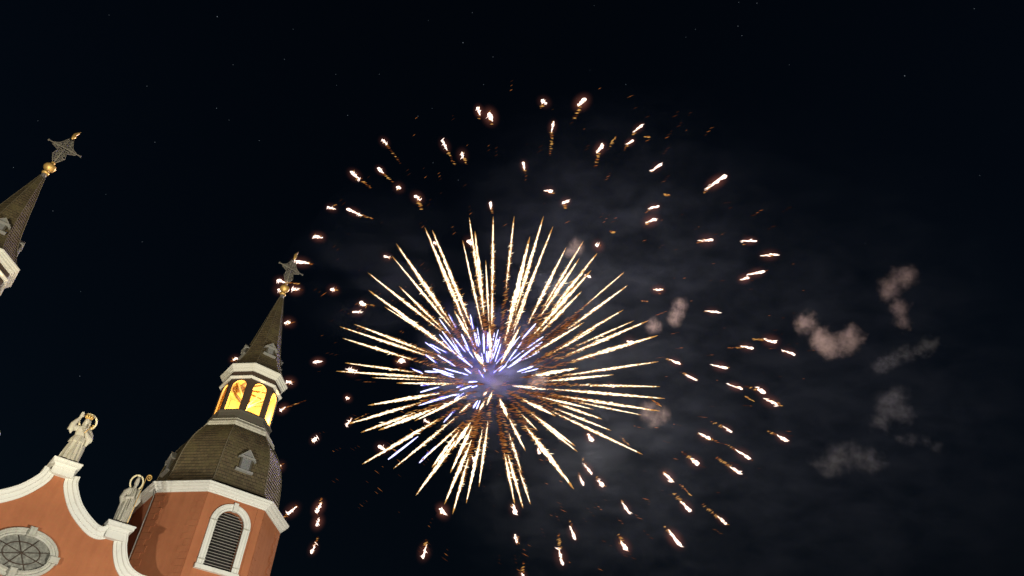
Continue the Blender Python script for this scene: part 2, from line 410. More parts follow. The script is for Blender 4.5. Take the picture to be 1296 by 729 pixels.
def bell_tower(label):
    root = thing('bell_tower', label, 'bell tower', (A.x, A.y, GZ), TH, 'twin bell towers of the church')
    # walls
    mb = MB()
    for i in range(8):
        W = HW * WQ(i)
        if i in (0, 2, 4):
            arch_face(mb, i, HW, 8.0, 19.72, WA, WS, WP, 0.34)
            mb.quad(fp(i, HW, -W, GZ), fp(i, HW, W, GZ), fp(i, HW, W, 8.0), fp(i, HW, -W, 8.0))
            # back of the opening
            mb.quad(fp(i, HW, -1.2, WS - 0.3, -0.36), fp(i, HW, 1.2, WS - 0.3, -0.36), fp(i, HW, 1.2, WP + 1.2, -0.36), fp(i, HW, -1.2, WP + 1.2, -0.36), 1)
        else:
            mb.quad(fp(i, HW, -W, GZ), fp(i, HW, W, GZ), fp(i, HW, W, 19.72), fp(i, HW, -W, 19.72))
    mb.build('wall', [M['stucco'], M['dark']], root, UPZ)
    # raised corner strips and toothed quoins in the same plaster
    qm = MB()
    for i in range(8):
        n, t = FN(i); R = Matrix((t, n, Vector((0, 0, 1)))).transposed(); W = HW * WQ(i)
        if i % 2 == 0:
            for sx in (-1, 1):
                qm.box(fp(i, HW, sx * (W - 0.235), 9.6, 0.0), (0.44, 0.075, 19.9), 0, R)
            qm.box(fp(i, HW, 0, 19.62, 0.0), (2 * W - 0.93, 0.07, 0.24), 0, R)
        else:
            for sx in (-1, 1):
                z = 8.0; k = 0
                while z < 19.4:
                    ln = 0.62 if k % 2 else 0.40
                    pr = (0.045 if sx * (1 if i == 7 else -1) < 0 else 0.02)
                    qm.box(fp(i, HW, sx * (W - 0.03 - ln / 2), z + 0.19, 0.0), (ln, 2 * pr, 0.365), 0, R); z += 0.38; k += 1
    qm.build('quoin', M['stucco'], root, UPZ)
    # main cornice
    cm = MB()
    oct_loft(cm, [(HW - 0.05, 19.62), (HW + 0.05, 19.62), (HW + 0.07, 19.70), (HW + 0.13, 19.71), (HW + 0.14, 19.78), (HW + 0.24, 19.84), (HW + 0.28, 19.85), (HW + 0.29, 19.97),
                  (HW + 0.40, 19.99), (HW + 0.42, 20.08), (HW + 0.45, 20.10), (HW + 0.43, 20.14), (HW + 0.1, 20.17), (HW - 0.6, 20.17)])
    cm.build('cornice', M['trim'], root, UPZ)
    for i in (0, 2, 4): bell_window(root, i)
    # downpipe on the inner corner
    pm = MB(); c0 = corner(-2, HW + 0.10, 0)
    pm.tube([(c0.x, c0.y, GZ), (c0.x, c0.y, 19.3), (c0.x * 1.03, c0.y * 1.03, 19.7)], 0.038, 8)
    pm.build('downpipe', M['pipe'], root, UPZ)
    # bell-shaped slate roof
    dm = MB(); oct_loft(dm, shingled(DOME, 0.23, 0.048), 0, 0.0, 0.23)
    dome = dm.build('dome_roof', [M['slate']], root, UPZ)
    hr = MB()
    for i in range(8): hr.tube([corner(i, h + 0.03, z) for h, z in DOME[::2]], 0.036, 6)
    hr.build('hip_ridge', M['lead'], dome, UPZ)
    for i in (0, 2, 4, 6): dormer(root, i, DOME, 21.85, 0.78, 0.95, 0.06)
    # string course under the lantern
    tm = MB()
    oct_loft(tm, [(2.20, 25.34), (2.44, 25.36), (2.47, 25.50), (2.40, 25.56), (2.42, 25.68), (2.36, 25.78), (2.22, 25.94), (2.22, 26.02), (1.85, 26.06)])
    tm.build('string_course', M['trim_old'], root, UPZ)
    # lantern
    lan = MB()
    oct_loft(lan, [(1.86, 26.04), (1.98, 26.05), (1.98, 26.20), (1.93, 26.24), (1.93, 26.74), (2.00, 26.78), (2.00, 26.88), (1.80, 26.90)], 1)
    LH = 1.85
    for i in range(8): arch_face(lan, i, LH, 26.86, 29.6, 0.50, 27.02, 28.97, 0.10, 0, 2)
    for i in range(8):                       # inner faces of the piers
        LI = LH - 0.10
        arch_face(lan, i, LI, 26.86, 29.6, 0.50, 27.02, 28.97, 0.0, 2, 2)
    lantern = lan.build('lantern', [M['timber'], M['parapet'], M['planks']], root, UPZ)
    bd = MB()                                # the openings towards the nave are boarded up from inside
    for i in (2, 3, 4, 5):
        bd.quad(*[fp(i, LH - 0.14, x, z) for x, z in ((-.72, 26.9), (.72, 26.9), (.72, 29.7), (-.72, 29.7))])
    bd.build('boarding', M['planks'], lantern, UPZ)
    fl = MB(); fl.add([corner(i, 1.74, 26.95) for i in range(8)], [tuple(range(8))]); fl.build('lantern_floor', M['planks'], lantern, UPZ)
    ce = MB(); ce.add([corner(i, 1.74, 29.95) for i in range(8)], [tuple(range(8))])
    oct_loft(ce, [(1.74, 29.5), (1.74, 29.95)]); ce.build('lantern_ceiling', M['planks'], lantern, UPZ)
    bt = MB()
    bt.tube([(0, 0, 26.95), (0, 0, 29.9)], 0.11, 8)
    for i in range(8):
        a = -PI / 2 + i * PI / 4 + PI / 8
        bt.tube([(0.1 * math.cos(a), 0.1 * math.sin(a), 28.5), (1.5 * math.cos(a), 1.5 * math.sin(a), 29.85)], 0.075, 4, smooth=False)
    bt.build('beam', M['beam'], lantern, UPZ)
    bb = MB(); bb.lathe([(0.0, 27.00), (0.10, 27.00), (0.10, 27.12), (0.03, 27.14)], 10, (0.55, -0.35, 0), 0)
    bb.ellipsoid((0.55, -0.35, 27.24), (0.09, 0.09, 0.11), 1); bb.build('lantern_lamp', [M['iron'], M['bulb']], lantern, UPZ)
    # lantern mouldings and cornice
    fm = MB()
    oct_loft(fm, [(1.86, 29.58), (1.95, 29.58), (1.97, 29.62), (2.03, 29.65), (2.05, 29.72), (2.0, 29.75), (1.90, 29.76)])
    fm.build('architrave', M['trim'], root, UPZ)
    zm = MB(); oct_loft(zm, [(1.90, 29.70), (1.90, 30.24)]); zm.build('frieze', M['timber'], root, UPZ)
    lc = MB()
    oct_loft(lc, [(1.86, 30.20), (1.95, 30.20), (1.97, 30.32), (2.05, 30.34), (2.06, 30.46), (2.13, 30.48), (2.15, 30.57), (2.21, 30.60), (2.22, 30.70), (2.20, 30.73), (1.7, 30.76)])
    lc.build('lantern_cornice', M['trim'], root, UPZ)
    # spire
    sm = MB(); oct_loft(sm, shingled(SPIRE, 0.23, 0.045), 0, 0.0, 0.23)
    sp = sm.build('spire_roof', [M['slate']], root, UPZ)
    hr = MB()
    for i in range(8): hr.tube([corner(i, h + 0.03, z) for h, z in SPIRE[::2]], 0.026, 6)
    hr.build('hip_ridge', M['lead'], sp, UPZ)
    for i in (0, 2, 4, 6): dormer(root, i, SPIRE, 32.38, 0.62, 0.72, 0.05)
    # finial: lead cap, gilded rings and ball
    cm = MB(); cm.lathe([(0.19, 39.15), (0.17, 39.45), (0.13, 39.62), (0.10, 39.66)], 14); cm.build('spire_cap', M['lead_cap'], root, UPZ)
    g = MB(); g.lathe([(0.10, 39.60), (0.20, 39.64), (0.25, 39.72), (0.20, 39.82), (0.11, 39.88), (0.12, 40.02), (0.26, 40.10), (0.37, 40.24), (0.40, 40.36), (0.36, 40.50), (0.22, 40.62),
                       (0.10, 40.68), (0.08, 40.80), (0.13, 40.86), (0.13, 40.94), (0.05, 41.0)], 20)
    g.build('gilded_ball', M['gold'], root, UPZ)
    # filigree cross
    x = MB(); cz = 42.76
    x.tube([(0, 0, 40.95), (0, 0, 44.0)], 0.045, 6); x.tube([(-1.12, 0, cz), (1.12, 0, cz)], 0.05, 6)
    for sx in (-1, 1):
        x.tube([(sx * 1.12, 0, cz - 0.09), (sx * 1.12, 0, cz + 0.09)], 0.05, 6)
        x.tube([(sx * 0.09, 0, 41.0), (sx * 0.42, 0, 41.75), (sx * 0.30, 0, 42.3), (sx * 0.62, 0, 42.5), (sx * 0.85, 0, cz)], 0.028, 5)
        x.tube([(sx * 0.85, 0, cz), (sx * 0.5, 0, 43.0), (sx * 0.32, 0, 43.35), (sx * 0.14, 0, 43.95)], 0.028, 5)
        for (px, pz, r) in ((0.14, 41.35, 0.11), (0.19, 41.7, 0.14), (0.17, 42.05, 0.13), (0.2, 42.42, 0.16), (0.45, 42.55, 0.13), (0.7, 42.62, 0.09), (0.2, 43.02, 0.15), (0.45, 42.94, 0.11), (0.17, 43.35, 0.13), (0.11, 43.65, 0.09)):
            x.torus((sx * px, 0, pz), r, 0.024, (0, -1, 0), 14, 5)
            x.torus((sx * px + 0.03, 0, pz + 0.02), r * 0.5, 0.02, (0, -1, 0), 10, 5)
    x.build('cross', M['iron'], root, UPZ)
    ft = MB()
    ft.tube([(0, 0, 43.9), (0.02, 0, 44.2), (0.0, 0, 44.5), (0.10, 0, 44.75), (0.16, 0, 45.02)], [0.05, 0.13, 0.12, 0.09, 0.03], 8)
    ft.tube([(0.02, 0, 44.25), (0.16, 0, 44.42)], [0.09, 0.02], 6)
    ft.build('cross_tip', M['gold'], root, UPZ)
    return root
tower = bell_tower('octagonal terracotta bell tower with lit lantern, its louvred window in full view')
tower_b = copy_tree(tower)
tower_b.location = A - D * TW + Vector((0, 0, GZ))
tower_b['label'] = 'twin bell tower of which only the slate spire tip and iron cross show'
# lamps glowing inside the two lanterns
for base in (A, A - D * TW):
    lamp('lantern_light', base + D * 0.55 + N * 0.35 + Vector((0, 0, 27.42)), 2300, (1.0, 0.58, 0.15), 0.12)

# ------------------------------------------------------------------ gabled church front
S0, K0 = -9.45, 4.7
church = thing('church', 'terracotta baroque church front with white curved gable edges and oval window', 'church', cp(S0, K0, GZ), TH)
# local: x along the front, -y out of it, z from the ground
INNER = [(0.30, 17.66), (0.34, 17.24), (0.55, 16.79), (0.93, 16.24), (1.32, 15.84), (1.85, 15.45), (2.38, 15.16), (2.80, 15.08), (3.12, 15.16), (3.36, 15.34), (3.66, 15.34), (3.72, 15.0),
         (3.86, 14.62), (4.08, 14.20), (4.36, 13.84), (4.75, 13.55), (5.3, 13.36), (5.8, 13.32)]
def cr2(pts, n=4): return smooth_prof(pts, n)
inner_a = cr2(INNER[:10], 4); inner_b = cr2(INNER[10:], 4)
inner = inner_a + inner_b
wall = MB(); TK = 0.9
outl = [(x, z) for x, z in inner]
full = [(-x, z) for x, z in reversed(outl)] + outl
# vertical strips of wall down to the ground, front and back
for (x0, z0), (x1, z1) in zip(full, full[1:]):
    if x1 - x0 < 1e-4: continue
    for y in (0.0, TK): wall.quad((x0, y, GZ), (x1, y, GZ), (x1, y, z1 + 0.06), (x0, y, z0 + 0.06))
    wall.quad((x0, 0, z0 + 0.06), (x1, 0, z1 + 0.06), (x1, TK, z1 + 0.06), (x0, TK, z0 + 0.06))
for sx in (-1, 1): wall.quad((sx * 5.8, 0, GZ), (sx * 5.8, TK, GZ), (sx * 5.8, TK, 13.38), (sx * 5.8, 0, 13.38))
wall.build('wall', M['stucco'], church, UPZ, merge=True)
# nave behind it
nave = MB()
for sx in (-1, 1): nave.quad((sx * 5.4, TK, GZ), (sx * 5.4, 40, GZ), (sx * 5.4, 40, 9.5), (sx * 5.4, TK, 9.5))
nave.add([(-5.4, 40, GZ), (5.4, 40, GZ), (5.4, 40, 9.5), (0, 40, 14.2), (-5.4, 40, 9.5)], [(0, 1, 2, 3, 4)])
nave.build('nave_wall', M['stucco'], church, UPZ)
nr = MB()
for sx in (-1, 1): nr.quad((sx * 5.9, TK, 9.1), (sx * 5.9, 40.4, 9.1), (0, 40.4, 14.25), (0, TK, 14.25), 0, [(0, 0), (39, 0), (39, 7.6), (0, 7.6)])
nr.build('nave_roof', M['slate'], church, UPZ)
# moulding that follows the gable
MP = [(-0.03, 0.02), (-0.03, -0.07), (0.10, -0.10), (0.12, -0.15), (0.29, -0.19), (0.33, -0.27), (0.46, -0.30), (0.48, -0.34), (0.54, -0.34), (0.56, -0.30), (0.56, 1.02), (0.40, 1.02), (0.40, 0.92), (-0.03, 0.92)]
def sweep(mb, path, prof, mi=0, sx=1):
    rows = []; n = len(path)
    for k in range(n):
        p = Vector(path[k]); a = Vector(path[max(k - 1, 0)]); b = Vector(path[min(k + 1, n - 1)])
        t = (b - a).normalized(); nn = Vector((-t.y, t.x))
        rows.append([Vector((sx * (p.x + nn.x * u), y, p.y + nn.y * u)) for u, y in prof])
    for r0, r1 in zip(rows, rows[1:]):
        for j in range(len(prof) - 1): mb.quad(r0[j], r0[j + 1], r1[j + 1], r1[j], mi)
    for r in (rows[0], rows[-1]): mb.add(r, [tuple(range(len(r)))], mi)
for sx in (-1, 1):
    mm = MB(); sweep(mm, inner_a + [(3.50, 15.36)], MP, 0, sx); sweep(mm, [(3.60, 15.36)] + inner_b[1:], [(u * 1.0, y - 0.003) for u, y in MP], 0, sx)
    mm.build('gable_moulding', M['trim'], church, UPZ)
def pedestal(cx, z, hw, zc):
    mb = MB()
    def slab(h_, z0, z1, f, bk): mb.box((cx, (bk - f) / 2, (z0 + z1) / 2), (2 * h_, f + bk, z1 - z0))
    slab(hw - 0.10, z, zc, 0.30, 1.0)
    # cap as a moulded loft
    prof = [(hw - 0.20, 0.26, zc - 0.03), (hw - 0.12, 0.34, zc - 0.02), (hw - 0.12, 0.34, zc + 0.09), (hw - 0.09, 0.37, zc + 0.11), (hw - 0.02, 0.43, zc + 0.16), (hw + 0.05, 0.50, zc + 0.17), (hw + 0.05, 0.50, zc + 0.30), (hw + 0.09, 0.54, zc + 0.32), (hw + 0.09, 0.54, zc + 0.38), (hw + 0.04, 0.49, zc + 0.42)]
    vs = []
    for h_, f, zz in prof: vs += [(cx - h_, -f, zz), (cx + h_, -f, zz), (cx + h_, 0.75 + f, zz), (cx - h_, 0.75 + f, zz)]
    fs = [(4 * i + k, 4 * i + (k + 1) % 4, 4 * i + 4 + (k + 1) % 4, 4 * i + 4 + k) for i in range(len(prof) - 1) for k in range(4)]
    fs += [(0, 3, 2, 1), tuple(4 * (len(prof) - 1) + k for k in range(4))]
    mb.add(vs, fs)
    return mb.build('pedestal', M['trim'], church, UPZ)
pedestal(0, 17.50, 0.62, 17.86); PZ1 = 17.86 + 0.42
for sx in (-1, 1): pedestal(sx * 3.62, 15.2, 0.62, 15.60)
PZ2 = 15.60 + 0.42
# oval window
OZ = 13.52
def ring(mb, a, b, prof, mi=0, seg=48):
    rows = []
    for k in range(seg + 1):
        t = 2 * PI * k / seg
        rows.append([Vector(((a + u) * math.cos(t), y, OZ + (b + u) * math.sin(t))) for u, y in prof])
    for r0, r1 in zip(rows, rows[1:]):
        for j in range(len(prof) - 1): mb.quad(r0[j], r1[j], r1[j + 1], r0[j + 1], mi)
ow = MB(); ring(ow, 1.22, 0.80, [(0, 0.0), (0, -0.16), (0.08, -0.19), (0.10, -0.12), (0.20, -0.13), (0.22, -0.19), (0.32, -0.19), (0.35, -0.15), (0.35, 0.0)])
oval = ow.build('oval_window', M['trim_old'], church, UPZ, merge=True)
gp = MB(); gp.add([(1.23 * math.cos(2 * PI * k / 48), -0.03, OZ + 0.81 * math.sin(2 * PI * k / 48)) for k in range(48)], [tuple(range(48))]); gp.build('glass', M['glass'], oval, UPZ)
mu = MB(); ring(mu, 0.80, 0.50, [(-0.02, -0.032), (-0.02, -0.065), (0.02, -0.065), (0.02, -0.032)])
for k in range(4):
    a = PI / 8 + k * PI / 4; a = k * PI / 4 + PI / 2 * 0 + 0.39
    p = Vector((1.22 * math.cos(a), -0.055, 0.80 * math.sin(a)))
    mu.tube([(p.x, p.y, OZ + p.z), (-p.x, p.y, OZ - p.z)], 0.021, 5)
mu.build('glazing_bars', M['timber'], oval, UPZ)
for k, a in enumerate((0, PI / 2, PI, 3 * PI / 2)):
    ks = MB(); c = (1.40 * math.cos(a), -0.12, OZ + 0.98 * math.sin(a)); z_ = (0.46, 0.30, 0.30) if k % 2 == 0 else (0.32, 0.30, 0.46)
    ks.box(c, z_); ks.box((c[0], -0.29, c[2]), (z_[0] * 0.8, 0.05, z_[2] * 0.8)); ks.build('keystone', M['trim_old'], oval, UPZ)
orn = MB()
for k in range(-3, 4): orn.ellipsoid((k * 0.13, -0.08, OZ - 1.32 - 0.07 * math.cos(k * 0.6)), (0.10, 0.10, 0.13))
orn.build('ornament', M['trim_old'], church, UPZ)

# ------------------------------------------------------------------ statues
def hand(mb, p, d, palm, s=1.0, curl=0.5, point=False):
    # palm with five fingers leaving it; d = direction of the fingers, palm = palm normal
    d = Vector(d).normalized(); pn = Vector(palm).normalized(); sd = d.cross(pn).normalized(); p = Vector(p)
    mb.ellipsoid(p + d * 0.05 * s, (0.055 * s, 0.035 * s, 0.07 * s), 0, Matrix((sd, pn, d)).transposed())
    for k in range(4):
        b = p + d * 0.10 * s + sd * (k - 1.5) * 0.030 * s
        ln = (0.085, 0.10, 0.095, 0.075)[k] * s; c = 0.1 if (point and k in (1, 2)) else curl
        m_ = b + d * ln * 0.55 + pn * ln * 0.2 * c; e = m_ + d * ln * 0.5 * (1 - c) + pn * ln * 0.55 * c
        mb.tube([b - d * 0.03, b, m_, e], [0.017 * s, 0.017 * s, 0.015 * s, 0.011 * s], 6)
    b = p + sd * 0.055 * s + d * 0.02 * s
    mb.tube([b - sd * 0.02 * s, b + sd * 0.035 * s + d * 0.03 * s, b + sd * 0.03 * s + d * 0.085 * s], [0.019 * s, 0.017 * s, 0.012 * s], 6)
def head(mb, c, yaw=0.0, tilt=0.0):
    R = Matrix.Rotation(yaw, 3, 'Z') @ Matrix.Rotation(tilt, 3, 'Y'); c = Vector(c); T = lambda v: c + R @ Vector(v)
    mb.ellipsoid(c, (0.115, 0.135, 0.16), 0, R, 16, 12)
    mb.ellipsoid(T((0, -0.045, -0.085)), (0.075, 0.085, 0.075), 0, R)          # jaw
    mb.tube([T((0, -0.125, 0.035)), T((0, -0.158, -0.03)), T((0, -0.13, -0.045))], [0.016, 0.024, 0.014], 6)   # nose
    for sx in (-1, 1):
        mb.ellipsoid(T((sx * 0.045, -0.118, 0.022)), (0.020, 0.014, 0.012), 0, R, 8, 6)   # eyelids
        mb.tube([T((sx * 0.015, -0.128, 0.052)), T((sx * 0.075, -0.11, 0.052))], 0.012, 5)   # brow
        mb.ellipsoid(T((sx * 0.118, 0.01, 0.0)), (0.018, 0.035, 0.042), 0, R, 8, 6)   # ear
    mb.ellipsoid(T((0, -0.122, -0.082)), (0.032, 0.016, 0.011), 0, R, 8, 6)     # mouth
    return T
def robe(mb, rings, folds, amp, phase=0.0, seg=64):
    vs = []; n = len(rings)
    for i, (z, rx, ry, ox, oy, am) in enumerate(rings):
        for k in range(seg):
            a = 2 * PI * k / seg
            f = 1 + amp * am * (math.sin(folds * a + phase + 0.8 * math.sin(2 * a + z)) + 0.5 * math.sin((folds * 1.7 // 1) * a + 1.3 + z * 1.5))
            vs.append((ox + rx * f * math.cos(a), oy + ry * f * math.sin(a), z))
    fs = [(i * seg + k, i * seg + (k + 1) % seg, (i + 1) * seg + (k + 1) % seg, (i + 1) * seg + k) for i in range(n - 1) for k in range(seg)]
    fs += [tuple(range(seg - 1, -1, -1)), tuple((n - 1) * seg + k for k in range(seg))]
    mb.add(vs, fs, 0, smooth=True)
def remeshed(mb, name, material, parent, voxel=0.011):
    o = mb.build(name, material, None)
    md = o.modifiers.new('r', 'REMESH'); md.mode = 'VOXEL'; md.voxel_size = voxel; md.use_smooth_shade = True
    sm = o.modifiers.new('s', 'SMOOTH'); sm.factor = 0.5; sm.iterations = 1
    dg = bpy.context.evaluated_depsgraph_get(); me = bpy.data.meshes.new_from_object(o.evaluated_get(dg))
    me.materials.clear(); me.materials.append(material)
    o.modifiers.clear(); old = o.data; o.data = me; bpy.data.meshes.remove(old)
    o.parent = parent
    return o
def statue_crowned(loc):
    r = thing('statue', 'stone statue with gold crown and halo, one arm raised, on the gable top', 'statue', loc, TH + math.radians(-8))
    b = MB()
    b.box((0, 0, 0.05), (0.78, 0.66, 0.10))
    robe(b, [(0.08, .40, .32, -.02, 0, 1.3), (0.35, .37, .30, -.02, 0, 1.2), (0.7, .33, .27, 0, 0, 1.0), (1.0, .285, .235, .01, 0, .7), (1.2, .25, .20, .01, 0, .4)], 11, 0.12)
    robe(b, [(1.00, .35, .29, 0, 0, 1.2), (1.12, .33, .27, 0, 0, .8), (1.28, .26, .21, .01, 0, .4)], 9, 0.09, 1.0)       # tunic skirt over the belt
    robe(b, [(1.2, .24, .19, .01, 0, .3), (1.4, .26, .20, .01, 0, .3), (1.6, .29, .20, .01, 0, .2), (1.72, .27, .17, .01, 0, .1), (1.80, .13, .12, .01, -.01, 0), (1.92, .075, .08, .01, -.02, 0)], 7, 0.05)
    b.tube([(.0, .12, 1.74), (.24, .16, 1.3), (.30, .18, 0.8), (.28, .2, .25)], [.12, .16, .16, .17], 10)                  # mantle behind
    b.tube([(-.24, 0, 1.68), (-.42, -.05, 1.60), (-.52, -.10, 1.52), (-.50, -.14, 1.72), (-.40, -.16, 1.98)], [.12, .14, .15, .13, .07], 12)
    b.tube([(-.48, -.12, 1.50), (-.44, -.12, 1.30)], [.12, .03], 8)                                                        # hanging sleeve
    b.tube([(-.41, -.16, 1.94), (-.36, -.17, 2.12)], [.055, .045], 8); hand(b, (-.355, -.17, 2.12), (0.18, -.05, 1), (0.2, -1, 0), 1.25, 0.7, True)
    b.tube([(.26, 0, 1.66), (.42, -.04, 1.42), (.46, -.10, 1.22), (.33, -.24, 1.30), (.20, -.31, 1.42)], [.12, .14, .16, .12, .06], 12)
    b.tube([(.44, -.10, 1.22), (.42, -.10, .92)], [.15, .05], 8)
    hand(b, (.20, -.31, 1.42), (-.5, -.1, .8), (-.6, .5, -.4), 1.25, 0.8)
    T = head(b, (0.01, -0.05, 2.04), -0.25, -0.08)
    for k in range(9):
        a = PI * (0.1 + 0.8 * k / 8); b.tube([T((.11 * math.cos(a), .02 + .09 * math.sin(a), .08)), T((.15 * math.cos(a), .05 + .10 * math.sin(a), -.10)), T((.15 * math.cos(a), .04 + .08 * math.sin(a), -.26))], [.04, .045, .03], 6)
    remeshed(b, 'body', M['stone'], r)
    h = MB(); h.torus((0.03, 0.10, 2.10), 0.39, 0.048, (0.12, -1, 0.10), 44, 8, 0, 0.6); h.tube([(0.02, 0.10, 1.72), (0.0, 0.06, 1.9)], 0.02, 5); h.build('halo', M['halo'], r)
    c = MB(); R = Matrix.Rotation(-0.25, 3, 'Z')
    for k in range(24):
        a0, a1 = 2 * PI * k / 24, 2 * PI * (k + 1) / 24
        P = lambda a, z, q: Vector((0.01, -0.04, 2.12)) + R @ Vector((q * math.cos(a), q * 1.08 * math.sin(a), z))
        c.quad(P(a0, 0, .128), P(a1, 0, .128), P(a1, .075, .142), P(a0, .075, .142)); c.quad(P(a0, 0, .116), P(a1, 0, .116), P(a1, .075, .13), P(a0, .075, .13)); c.quad(P(a0, .075, .142), P(a1, .075, .142), P(a1, .075, .13), P(a0, .075, .13))
    for k in range(8):
        a = 2 * PI * k / 8 + 0.2; pt = Vector((0.01, -0.04, 2.18)) + R @ Vector((.135 * math.cos(a), .146 * math.sin(a), 0))
        c.tube([pt, pt + Vector((.02 * math.cos(a), .02 * math.sin(a), .09)), pt + Vector((.035 * math.cos(a), .035 * math.sin(a), .19))], [.035, .045, .008], 6)
    c.build('crown', M['gold'], r)
    s = MB(); s.tube([(.13, -.36, 1.36), (.20, -.38, 1.52), (.34, -.36, 1.78)], .022, 6); s.tube([(.22, -.37, 1.72), (.42, -.36, 1.64)], .02, 6); s.ellipsoid((.34, -.36, 1.79), (.04, .04, .04)); s.build('sceptre', M['gold'], r)
    return r
def statue_bishop(loc, label, rz, mirror=False):
    r = thing('statue', label, 'statue', loc, TH + rz)
    b = MB()
    b.box((0, 0, 0.05), (0.72, 0.62, 0.10))
    robe(b, [(0.08, .34, .28, 0, 0, 1.2), (0.5, .32, .26, 0, 0, 1.2), (1.0, .29, .24, 0, 0, 1.0), (1.4, .28, .22, 0, 0, .6), (1.62, .28, .20, 0, 0, .3), (1.74, .25, .17, 0, 0, .1), (1.82, .13, .12, 0, 0, 0), (1.92, .08, .085, 0, -.02, 0)], 13, 0.115)
    for sx in (-1, 1):   # wide cape falling over both arms
        b.tube([(sx * .20, 0, 1.74), (sx * .40, -.03, 1.52), (sx * .46, -.08, 1.24), (sx * .40, -.12, .98)], [.12, .16, .17, .07], 12)
        b.tube([(sx * .26, .08, 1.6), (sx * .33, .12, 1.0), (sx * .33, .12, .3)], [.12, .13, .12], 10)
    b.tube([(.40, -.10, 1.28), (.30, -.26, 1.40), (.30, -.32, 1.50)], [.11, .09, .055], 10); hand(b, (.30, -.32, 1.50), (.1, -.3, .9), (.7, -.3, 0), 1.2, 0.9)
    b.tube([(-.40, -.10, 1.22), (-.22, -.27, 1.22), (-.08, -.30, 1.28)], [.11, .09, .055], 10); hand(b, (-.08, -.30, 1.28), (1, -.1, .2), (0, 1, 0), 1.2, 0.3)
    b.tube([(-.04, -.22, 1.75), (-.05, -.27, 1.0), (-.05, -.30, .2)], [.035, .045, .05], 6); b.tube([(.06, -.22, 1.75), (.06, -.27, 1.0), (.06, -.30, .2)], [.035, .045, .05], 6)
    T = head(b, (0, -0.05, 2.02), 0.1)
    b.tube([T((0, .01, .05)), T((0, .01, .18)), T((0, .02, .30)), T((0, .02, .38))], [.135, .125, .08, .015], 14)     # tall pointed cap
    b.tube([T((0, -.09, -.12)), T((0, -.11, -.20)), T((0, -.09, -.30))], [.07, .06, .02], 8)                           # beard
    remeshed(b, 'body', M['stone'], r)
    h = MB(); h.torus((0.0, 0.12, 2.14), 0.37, 0.052, (0.05, -1, 0.12), 44, 8, 0, 0.6); h.tube([(0.0, 0.12, 1.76), (0.0, 0.06, 1.9)], 0.02, 5); h.build('halo', M['halo'], r)
    c = MB(); pts = [(.34, -.36, .12), (.36, -.37, 1.5), (.38, -.37, 2.25)]
    for k in range(26):
        a = PI - k * 0.42; q = 0.17 * (1 - k / 30); pts.append((.38 + .17 + q * math.cos(a), -.37, 2.32 + q * math.sin(a)))
    c.tube(pts, [.022] * 3 + [.030] * 10 + [.024] * 16, 7)
    c.build('crozier', M['gold'], r)
    return r
st = statue_crowned(cp(S0, K0 - 0.12, PZ1)); st.scale = (1.10, 1.10, 1.27)
st = statue_bishop(cp(S0 + 3.62, K0 - 0.12, PZ2), 'stone bishop statue with pale gold halo and spiral crozier, beside the tower', math.radians(-6)); st.scale = (0.86, 0.95, 1.20)
st = statue_bishop(cp(S0 - 3.70, K0 - 0.12, PZ2), 'stone bishop statue cut off by the frame so only its halo edge shows', math.radians(4)); st.scale = (-0.98, 1.0, 1.20)

# ------------------------------------------------------------------ fireworks
PXM = 200.0 / F_PX                            # metres per photo pixel out at the burst
def dep(p, extra):                            # push a point away along its own line of sight
    return p * ((p.length + extra) / p.length)
C0 = (622.0, 487.0)
def quad(ox, oy, sc, rows): return [(ox + a / sc, oy + b / sc, ox + c / sc, oy + d / sc, *e) for a, b, c, d, *e in rows]
# tip x, tip y, inner x, inner y, width
TR = []
TR += quad(430, 260, 3.314, [(0,508,590,690,1.0),(60,498,500,650,.9),(12,557,370,665,.8),(22,660,350,700,.8),(-15,695,470,722,.8),(135,722,500,735,.5),(118,282,500,560,1.1),(120,355,590,690,1.7),(188,425,430,560,.7),
    (220,213,470,500,1.1),(237,160,480,510,1.2),(248,338,470,540,1.0),(357,92,552,560,1.7),(388,103,548,480,1.3),(480,440,560,570,1.2),(515,145,606,520,1.0),(543,50,606,470,1.2),(567,108,608,500,1.5),
    (612,230,628,500,.9),(643,50,640,520,1.3),(641,350,634,520,.9),(628,500,634,640,1.2)])
TR += quad(620, 260, 3.314, [(14,45,8,500,1.0),(102,45,58,500,1.1),(168,130,66,580,1.6),(225,45,90,520,1.5),(265,88,76,560,1.0),(320,175,150,540,1.1),(172,330,88,580,1.2),(128,505,40,670,1.4),(392,150,190,500,1.3),
    (375,222,180,520,1.4),(450,200,200,520,1.1),(425,272,180,540,1.2),(385,360,180,560,1.0),(563,280,420,405,.6),(578,335,310,530,1.1),(396,490,160,620,.9),(560,438,320,580,.9),(445,515,230,640,.8),
    (605,483,240,640,1.0),(665,483,280,650,1.2),(705,545,320,660,1.1),(708,655,250,725,1.1),(372,682,190,708,1.0),(520,710,220,742,.9),(370,460,230,570,-1.3),(330,470,210,560,-1.0)])
TR += quad(430, 460, 3.643, [(130,193,490,132,.9),(97,318,460,185,1.2),(178,308,430,215,1.2),(345,265,600,135,1.1),(103,465,520,225,1.2),(247,485,590,210,1.4),(375,450,520,340,.6),
    (350,610,610,270,1.5),(425,480,530,340,.9),(482,650,620,340,1.1),(518,400,620,260,1.3),(510,505,600,310,1.0),(520,695,600,400,1.1),(583,645,665,280,1.2),(642,570,695,200,1.3),(550,230,605,180,1.2),(660,150,692,115,1.3),(262,90,650,95,.7),(28,282,380,172,1.0),(560,420,640,270,-1.2),(620,300,645,240,-.9)])
